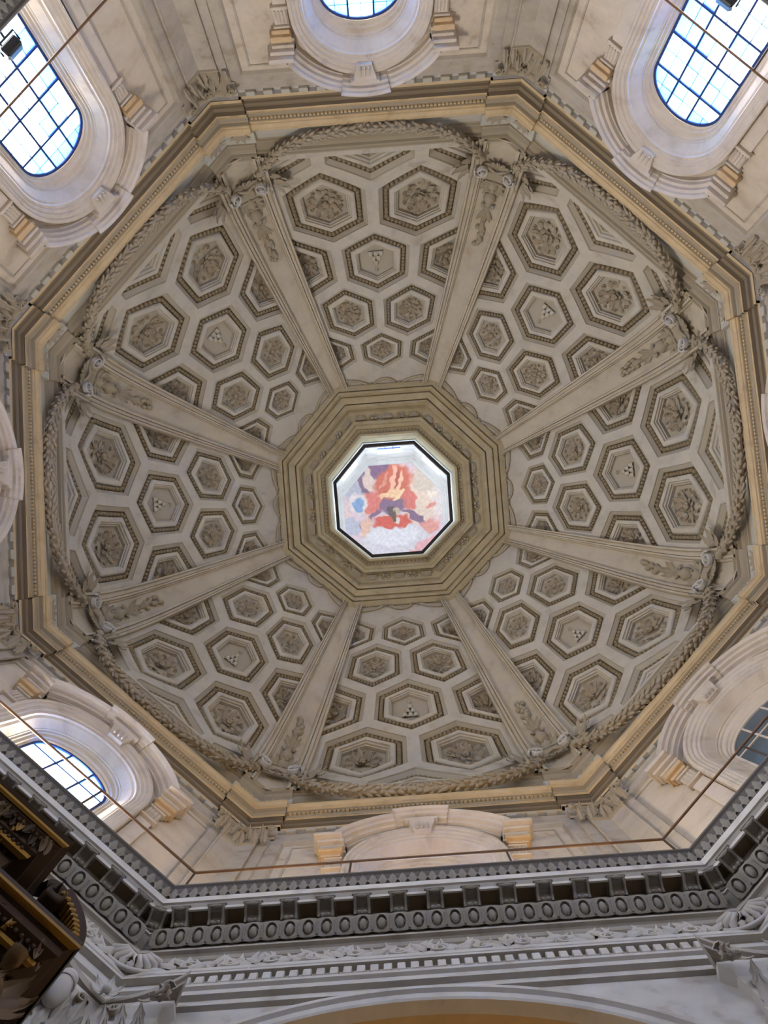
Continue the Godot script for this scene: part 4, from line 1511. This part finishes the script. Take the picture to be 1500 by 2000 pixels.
func build_big_capitals() -> void:
	var lf := leaf(0.55, 0.5, 3, 8, 6)
	var lfm := lf.mesh()
	for i in [4, 5]:
		var o := thing("big_pilaster", "white pilaster with leafy capital and curved abacus, " + ("lower right corner of the photo" if i == 4 else "beside the dark carved altarpiece"), "pilaster", "pilasters carrying the grey entablature")
		var k0: int = (i + 7) % 8
		var sh := MB.new()
		for q in [[k0, 1.0], [i, -1.0]]:
			var k: int = q[0]
			var sg: float = q[1]
			var c := se(k, -0.14, sg > 0)
			var e := c - sg * 0.42
			sh.quad(fp(k, c, -0.14, 0), fp(k, e, -0.14, 0), fp(k, e, -0.14, 7.0), fp(k, c, -0.14, 7.0))
			sh.quad(fp(k, e, -0.14, 0), fp(k, e, -0.085, 0), fp(k, e, -0.085, 7.0), fp(k, e, -0.14, 7.0))
			# sunk panel border
			for s in [0.06, 0.36]:
				sh.box(fframe(k, c - sg * s, -0.14, 3.4), Vector3(0.035, 6.2, 0.03), 0.008)
			sh.box(fframe(k, c - sg * 0.21, -0.14, 6.5), Vector3(0.33, 0.035, 0.03), 0.008)
		put("shaft", sh.mesh(), M.white, o)
		var cap := MB.new()
		var aba := MB.new()
		for q in [[k0, 1.0], [i, -1.0]]:
			var k: int = q[0]
			var sg: float = q[1]
			var s0 := se(k, -0.14, sg > 0)
			# astragal and bell
			var prof := [[-0.14, 6.610], [-0.165, 6.620], [-0.17, 6.650], [-0.165, 6.670], [-0.15, 6.680], [-0.145, 6.920], [-0.16, 7.070], [-0.20, 7.170], [-0.20, 7.210]]
			for n in prof.size() - 1:
				var ra := []
				for z in [prof[n], prof[n + 1]]:
					var rw := PackedVector3Array()
					for f in 9:
						var flare: float = clampf((-0.14 - z[0]) * 2.0, 0.0, 0.12)
						rw.append(fp(k, lerpf(se(k, z[0], sg > 0), s0 - sg * (0.42 + flare), f / 8.0), z[0], z[1]))
					rw.append(fp(k, s0 - sg * (0.42 + clampf((-0.14 - z[0]) * 2.0, 0.0, 0.12)), -0.08, z[1]))
					ra.append(rw)
				cap.strips(ra)
			# concave abacus with a pointed horn
			var sect := [[0.10, 7.200], [0.04, 7.215], [0.03, 7.240], [0.0, 7.255], [0.0, 7.315], [0.06, 7.320]]
			var rows := []
			for z in sect:
				var rw := PackedVector3Array()
				for f in 13:
					var u := f / 12.0
					var d: float = -(0.19 + 0.15 * pow(u, 1.8)) + z[0]
					rw.append(fp(k, lerpf(se(k, d, sg > 0), s0 - sg * (0.63 - z[0] * 0.6), u), d, z[1]))
				rw.append(fp(k, s0 - sg * 0.50, -0.08, z[1]))
				rows.append(rw)
			var back := PackedVector3Array()
			for f in 14:
				back.append(fp(k, s0 - sg * 0.50 * f / 13.0, -0.08, 7.200))
			rows.push_front(back)
			aba.strips(rows)
		var cp := put("capital", cap.mesh(), M.white, o)
		put("abacus", aba.mesh(), M.grey, cp)
		for q in [[k0, 1.0], [i, -1.0]]:
			var k: int = q[0]
			var sg: float = q[1]
			var s0 := se(k, -0.165, sg > 0)
			for z in [[0.06, 6.690, 0.22], [0.17, 6.690, 0.22], [0.28, 6.690, 0.22], [0.39, 6.690, 0.20], [0.11, 6.850, 0.22], [0.23, 6.850, 0.22], [0.35, 6.850, 0.22]]:
				put("acanthus_leaf", lfm, M.white, cp, fframe(k, s0 - sg * z[0], -0.155, z[1]) * Transform3D(Basis().scaled(Vector3(0.20, z[2], 0.24)), Vector3.ZERO))
			var vl := MB.new()
			var t := fframe(k, s0 - sg * 0.50, -0.27, 7.120) * Transform3D(Basis(Vector3.UP, sg * -0.5), Vector3.ZERO)
			spiral(vl, t, 1.6, 0.065, 0.018, 0.035, 0.07, sg)
			for a in [2.4, 3.1, -2.4]:
				vl.add(lf, t * Transform3D(Basis(Vector3(0, 0, 1), a).scaled_local(Vector3.ONE * 0.16), Vector3(0, -0.03, 0.03)))
			put("volute", vl.mesh(), M.grey, cp)
			var vr := MB.new()
			t = fframe(k, s0 - sg * 0.14, -0.19, 7.110)
			spiral(vr, t, 1.4, 0.045, 0.015, 0.025, 0.04, -sg)
			put("volute", vr.mesh(), M.grey, cp)
		var fw := MB.new()
		var t := cframe(i, -0.24, 7.250)
		for q in 6:
			fw.add(lf, t * Transform3D(Basis(Vector3(0, 0, 1), TAU * q / 6.0).scaled_local(Vector3.ONE * 0.13), Vector3(0, 0, 0.02)))
		fw.ball(t * Transform3D(Basis().scaled(Vector3.ONE * 0.035), Vector3(0, 0, 0.05)), 6, 4)
		put("flower", fw.mesh(), M.white, cp)


func build_altarpiece() -> void:   # dark carved and gilded two-storey altarpiece against the left wall
	var k := 5
	var o := thing("altarpiece", "dark carved wooden altarpiece with gilt mouldings and a broken curved pediment", "altarpiece")
	R.seed = 55
	var lf := leaf(0.6, 0.5, 3, 6, 4)
	var prof := func(st: Array, s0: float, s1: float, back: float, ends := true) -> MB:   # a moulding along the wall with returns at both ends
		var mb := MB.new()
		for i in st.size() - 1:
			var rows := []
			for z in [st[i], st[i + 1]]:
				var e: float = -z[0] - 0.62
				if not ends:
					rows.append(PackedVector3Array([fp(k, s0 - e, z[0], z[1]), fp(k, s1 + e, z[0], z[1])]))
					continue
				rows.append(PackedVector3Array([fp(k, s0 - e, back, z[1]), fp(k, s0 - e, z[0], z[1]), fp(k, s1 + e, z[0], z[1]), fp(k, s1 + e, back, z[1])]))
			mb.strips(rows)
		return mb
	# storey 1: body, architrave, frieze, cornice
	put("lower_body", prof.call([[-0.60, 0.0], [-0.60, 5.55], [-0.64, 5.56], [-0.64, 5.64]], -1.45, 1.45, -0.10).mesh(), M.wood, o)
	put("lower_frieze", prof.call([[-0.62, 5.66], [-0.60, 5.70], [-0.60, 6.0], [-0.66, 6.06]], -1.5, 1.45, -0.10).mesh(), M.wood, o)
	put("gilt_fillet", prof.call([[-0.64, 5.64], [-0.67, 5.645], [-0.67, 5.69], [-0.62, 5.70]], -1.5, 1.45, -0.085, false).mesh(), M.gilt, o)
	put("lower_cornice", prof.call([[-0.66, 6.06], [-0.74, 6.10], [-0.74, 6.15], [-0.84, 6.20], [-0.84, 6.28], [-0.88, 6.30], [-0.90, 6.36], [-0.5, 6.40]], -1.46, 1.45, -0.10).mesh(), M.wood, o)
	put("gilt_fillet", prof.call([[-0.745, 6.10], [-0.77, 6.11], [-0.77, 6.15], [-0.745, 6.155]], -1.46, 1.45, -0.085, false).mesh(), M.gilt, o)
	put("gilt_fillet", prof.call([[-0.86, 6.285], [-0.90, 6.29], [-0.905, 6.31], [-0.88, 6.315]], -1.46, 1.45, -0.085, false).mesh(), M.gilt, o)
	# storey 2
	put("upper_body", prof.call([[-0.66, 6.38], [-0.66, 6.95], [-0.70, 6.97]], -0.95, 0.95, -0.10).mesh(), M.wood, o)
	put("upper_cornice", prof.call([[-0.70, 6.97], [-0.76, 7.0], [-0.76, 7.05], [-0.84, 7.10], [-0.84, 7.16], [-0.88, 7.20], [-0.4, 7.22]], -0.95, 0.95, -0.10).mesh(), M.wood, o)
	put("gilt_fillet", prof.call([[-0.70, 6.93], [-0.735, 6.935], [-0.735, 6.985], [-0.70, 6.99]], -0.95, 0.95, -0.085, false).mesh(), M.gilt, o)
	put("gilt_fillet", prof.call([[-0.85, 7.11], [-0.87, 7.12], [-0.87, 7.15], [-0.85, 7.16]], -0.95, 0.95, -0.085, false).mesh(), M.gilt, o)
	# broken curved pediments at both ends, with a row of teeth and a volute
	for sg in [-1.0, 1.0]:
		var pd := MB.new()
		var gd := MB.new()
		var cs: float = sg * 0.98
		var rows := []
		var st := [[-0.62, 0.0], [-0.70, 0.02], [-0.74, 0.06], [-0.84, 0.08], [-0.86, 0.14], [-0.3, 0.15]]
		for z in st:
			var rw := PackedVector3Array()
			for j in 13:
				var a := lerpf(-0.12, 0.92, j / 12.0) 
				rw.append(fp(k, cs + sg * (0.62 + z[1]) * cos(a), z[0], 6.36 + (0.40 + z[1]) * sin(a)))
			rows.append(rw)
		pd.strips(rows)
		for j in 12:
			var a := lerpf(0.0, 0.88, j / 11.0)
			var t := fframe(k, cs + sg * 0.70 * cos(a), -0.80, 6.36 + 0.475 * sin(a))
			gd.box(t * Transform3D(Basis(Vector3(0, 0, 1), a), Vector3.ZERO), Vector3(0.05, 0.035, 0.10), 0.008)
		spiral(pd, fframe(k, cs + sg * 0.40, -0.70, 6.68), 1.6, 0.085, 0.02, 0.05, 0.16, sg)
		put("curved_pediment", pd.mesh(), M.wood, o)
		put("gilt_teeth", gd.mesh(), M.gilt, o)
	# carving: scrolls and leaves over faces and undersides, heads with wings, rows of eggs and teeth
	for q in [[5.60, 6.02, -0.615, 0.0, 22], [6.42, 6.92, -0.675, 0.0, 18], [5.1, 5.52, -0.61, 0.0, 20]]:
		for n in q[4]:
			var lim: float = 1.45 if q[0] < 6.1 else 0.93
			var t := fframe(k, R.randf_range(-lim, lim), q[2], R.randf_range(q[0] + 0.05, q[1] - 0.05))
			var cv := MB.new()
			spiral(cv, t * Transform3D(Basis(Vector3(0, 0, 1), R.randf() * TAU), Vector3.ZERO), 1.4, R.randf_range(0.05, 0.08), 0.018, 0.032, 0.06, 1.0 if n % 2 else -1.0)
			for z in 4:
				cv.add(lf, t * Transform3D(Basis(Vector3(0, 0, 1), R.randf() * TAU).scaled_local(Vector3.ONE * R.randf_range(0.12, 0.19)), Vector3(R.randf_range(-0.07, 0.07), R.randf_range(-0.06, 0.06), 0.02)))
			put("carved_scroll", cv.mesh(), [M.wood, M.wood_light, M.gilt][n % 3], o)
	for z in [[6.055, -0.655, 1.5, 0.018, 0.045], [6.185, -0.80, 1.6, 0.018, 0.045], [5.635, -0.625, 1.47, 0.016, 0.04], [6.985, -0.735, 1.0, 0.016, 0.04], [7.085, -0.81, 1.08, 0.016, 0.04]]:
		var eg := MB.new()
		var cnt := int(z[2] * 2.0 / z[4])
		for n in cnt:
			eg.ball(fframe(k, -z[2] + (n + 0.5) * z[4], z[1], z[0]) * Transform3D(Basis().scaled(Vector3(z[3], z[3] * 1.3, z[3])), Vector3.ZERO), 6, 4)
		stuff(put("egg_row", eg.mesh(), M.wood, o))
	for s in [-1.52, -1.05, -0.62, 0.0, 0.62, 1.05, 1.52]:
		var t := fframe(k, s, -0.64 if absf(s) > 1.0 else -0.70, 5.86 if absf(s) > 1.0 else 6.68)
		var cv := MB.new()
		cv.ball(t * Transform3D(Basis().scaled(Vector3(0.075, 0.095, 0.08)), Vector3(0, 0.03, 0.02)), 10, 7)
		for q in [-1.9, -1.2, -0.6, 0.6, 1.2, 1.9]:
			cv.add(lf, t * Transform3D(Basis(Vector3(0, 0, 1), q).scaled_local(Vector3.ONE * 0.26), Vector3(0, 0, 0.0)))
		put("carved_head_with_wings", cv.mesh(), M.wood_light, o)
	# carved leaves under the two cornices
	for q in [[6.15, -0.70, 1.52, 34], [6.24, -0.82, 1.62, 34], [7.04, -0.74, 1.0, 24], [7.12, -0.82, 1.1, 24], [6.03, -0.64, 1.5, 30]]:
		for n in q[3]:
			var t := fframe(k, lerpf(-q[2], q[2], (n + 0.5) / q[3]), q[1], q[0] - 0.02)
			var cv := MB.new()
			for z in 3:
				cv.add(lf, t * Transform3D(Basis(Vector3(1, 0, 0), 1.1) * Basis(Vector3(0, 0, 1), PI + R.randf_range(-0.9, 0.9)).scaled_local(Vector3(0.10, R.randf_range(0.08, 0.12), 0.14)), Vector3(R.randf_range(-0.03, 0.03), 0, R.randf_range(-0.03, 0.03))))
			put("carved_leaf", cv.mesh(), [M.wood_light, M.wood, M.gilt, M.wood][n % 4], o)
	# brackets hanging from the lower cornice at its ends
	for s in [-1.5, -1.2, -0.9, 0.9, 1.2, 1.5]:
		var cv := MB.new()
		var t := fframe(k, s, -0.62, 6.12)
		cv.tube(PackedVector3Array([t * Vector3(0, 0.0, 0.16), t * Vector3(0, -0.06, 0.12), t * Vector3(0, -0.14, 0.05), t * Vector3(0, -0.3, 0.03)]), [0.06, 0.055, 0.045, 0.02], 8)
		put("bracket", cv.mesh(), M.wood_light, o)
	for s in [-1.42, -1.0, 1.0, 1.42]:
		var t := fframe(k, s, -0.60, 5.2)
		var cl := MB.new()
		cl.lathe(t * Transform3D(Basis(), Vector3(0, -3.2, 0.12)), [[0.13, 0.0], [0.13, 2.9], [0.11, 3.0], [0.16, 3.1], [0.19, 3.4], [0.21, 3.5], [0.0, 3.52]], 14)
		for q in 6:
			cl.add(lf, t * Transform3D(Basis(Vector3(0, 1, 0), q * TAU / 6.0).scaled_local(Vector3.ONE * 0.3), Vector3(0, -0.1, 0.12)))
		put("column", cl.mesh(), M.wood, o)
	# bulging white stucco bracket on the wall beside it
	var b := thing("stucco_bracket", "smooth bulging white stucco bracket beside the dark carved altarpiece", "bracket")
	b.transform = fframe(5, -1.77, -0.24, 6.98).scaled_local(Vector3.ONE * 0.42)
	var mb := MB.new()
	mb.lathe(Transform3D(), [[0.0, -0.42], [0.08, -0.40], [0.15, -0.30], [0.19, -0.15], [0.185, 0.0], [0.15, 0.12], [0.17, 0.16], [0.17, 0.20], [0.13, 0.24], [0.16, 0.28], [0.16, 0.36], [0.0, 0.38]], 24)
	put("bulb", mb.mesh(), M.white, b)
	mb = MB.new()
	mb.lathe(Transform3D(), [[0.175, 0.15], [0.19, 0.165], [0.19, 0.19], [0.175, 0.205]], 24)
	put("band", mb.mesh(), M.white, b)
	# carved gilt panel on the wall behind
	var gp := thing("gilt_panel", "small gilt carved wall panel between the dark altarpiece and the white pilaster", "panel")
	gp.transform = fframe(5, -1.50, -0.10, 6.45)
	mb = MB.new()
	mb.box(Transform3D(), Vector3(0.40, 1.1, 0.04), 0.01)
	put("board", mb.mesh(), M.gilt, gp)
	mb = MB.new()
	for z in [[0.0, 0.53, 0.40, 0.05], [0.0, -0.53, 0.40, 0.05], [0.18, 0.0, 0.05, 1.1], [-0.18, 0.0, 0.05, 1.1]]:
		mb.box(Transform3D(Basis(), Vector3(z[0], z[1], 0.02)), Vector3(z[2], z[3], 0.06), 0.012)
	put("moulded_frame", mb.mesh(), M.wood_light, gp)
	mb = MB.new()
	for n in 14:
		spiral(mb, Transform3D(Basis(Vector3(0, 0, 1), n * 1.3), Vector3(R.randf_range(-0.1, 0.1), -0.45 + n * 0.068, 0.02)), 1.3, 0.05, 0.015, 0.02, 0.03, 1.0 if n % 2 else -1.0)
	put("carved_scroll", mb.mesh(), M.wood, gp)


func _ready() -> void:
	setup_faces()
	# camera
	var cam := Camera3D.new()
	cam.name = "camera"
	cam.keep_aspect = Camera3D.KEEP_HEIGHT
	cam.fov = rad_to_deg(2.0 * atan(1000.0 / 1500.0))
	cam.near = 0.1
	cam.far = 200.0
	var right := Vector3(0.9972466, 0.01445355, -0.07273452)
	var down := Vector3(-0.07399257, 0.12871865, -0.98891689)
	var fwd := Vector3(-0.00493107, 0.99157582, 0.1294337)
	cam.transform = Transform3D(Basis(right, -down, -fwd).orthonormalized(), Vector3(-0.1512, 1.6, -2.6237))
	add_child(cam)
	cam.current = true
	# sky and exposure
	var env := Environment.new()
	env.background_mode = Environment.BG_SKY
	var sky := Sky.new()
	var sm := ProceduralSkyMaterial.new()
	sm.sky_top_color = Color(0.55, 0.75, 1.0)
	sm.sky_horizon_color = Color(0.86, 0.93, 1.0)
	sm.ground_bottom_color = Color(0.45, 0.42, 0.38)
	sm.ground_horizon_color = Color(0.7, 0.7, 0.7)
	sm.sun_angle_max = 1.0
	sm.sky_energy_multiplier = 3.0
	sky.sky_material = sm
	env.sky = sky
	env.tonemap_mode = Environment.TONE_MAPPER_LINEAR
	env.tonemap_exposure = 1.24
	env.sdfgi_enabled = true
	env.ssao_enabled = true
	env.ssil_enabled = true
	var we := WorldEnvironment.new()
	we.name = "environment"
	we.environment = env
	add_child(we)
	# daylight: an area light added just outside each drum window and lantern window
	var power := [7.0, 6.6, 2.8, 0.6, 1.0, 14.0, 2.8, 6.6]
	for k in 8:
		var a := AreaLight3D.new()
		a.name = "window_daylight"
		a.area_size = Vector2(1.5, 3.6)
		a.light_color = Color(1.0, 0.97, 0.935)
		a.light_energy = power[k] * 10.0
		a.shadow_enabled = true
		var p := fp(k, 0, 1.15, 10.6)
		a.look_at_from_position(p, fp(k, 0, 0, 10.6), Vector3.UP)
		add_child(a, true)
	for k in 8:
		var a := AreaLight3D.new()
		a.name = "lantern_daylight"
		a.area_size = Vector2(0.6, 1.1)
		a.light_color = Color(0.84, 0.92, 1.0)
		a.light_energy = 5.0
		a.shadow_enabled = true
		var q := FM[k] * (1.42 / 5.547)
		var p := Vector3(q.x + FN[k].x * 0.4, 20.55, q.y + FN[k].y * 0.4)
		a.look_at_from_position(p, Vector3(q.x, 20.55, q.y), Vector3.UP)
		add_child(a, true)
	make_materials()
	build_lower_walls()
	for k in 8:
		build_drum_wall(k)
	build_dome()
	build_drum_cornice()
	build_entablature()
	build_lantern()
	build_pilasters()
	for k in 8:
		build_window(k, k in [7, 0, 1])
	build_big_capitals()
	build_altarpiece()
	build_garlands()
	build_consoles()
	build_railing()
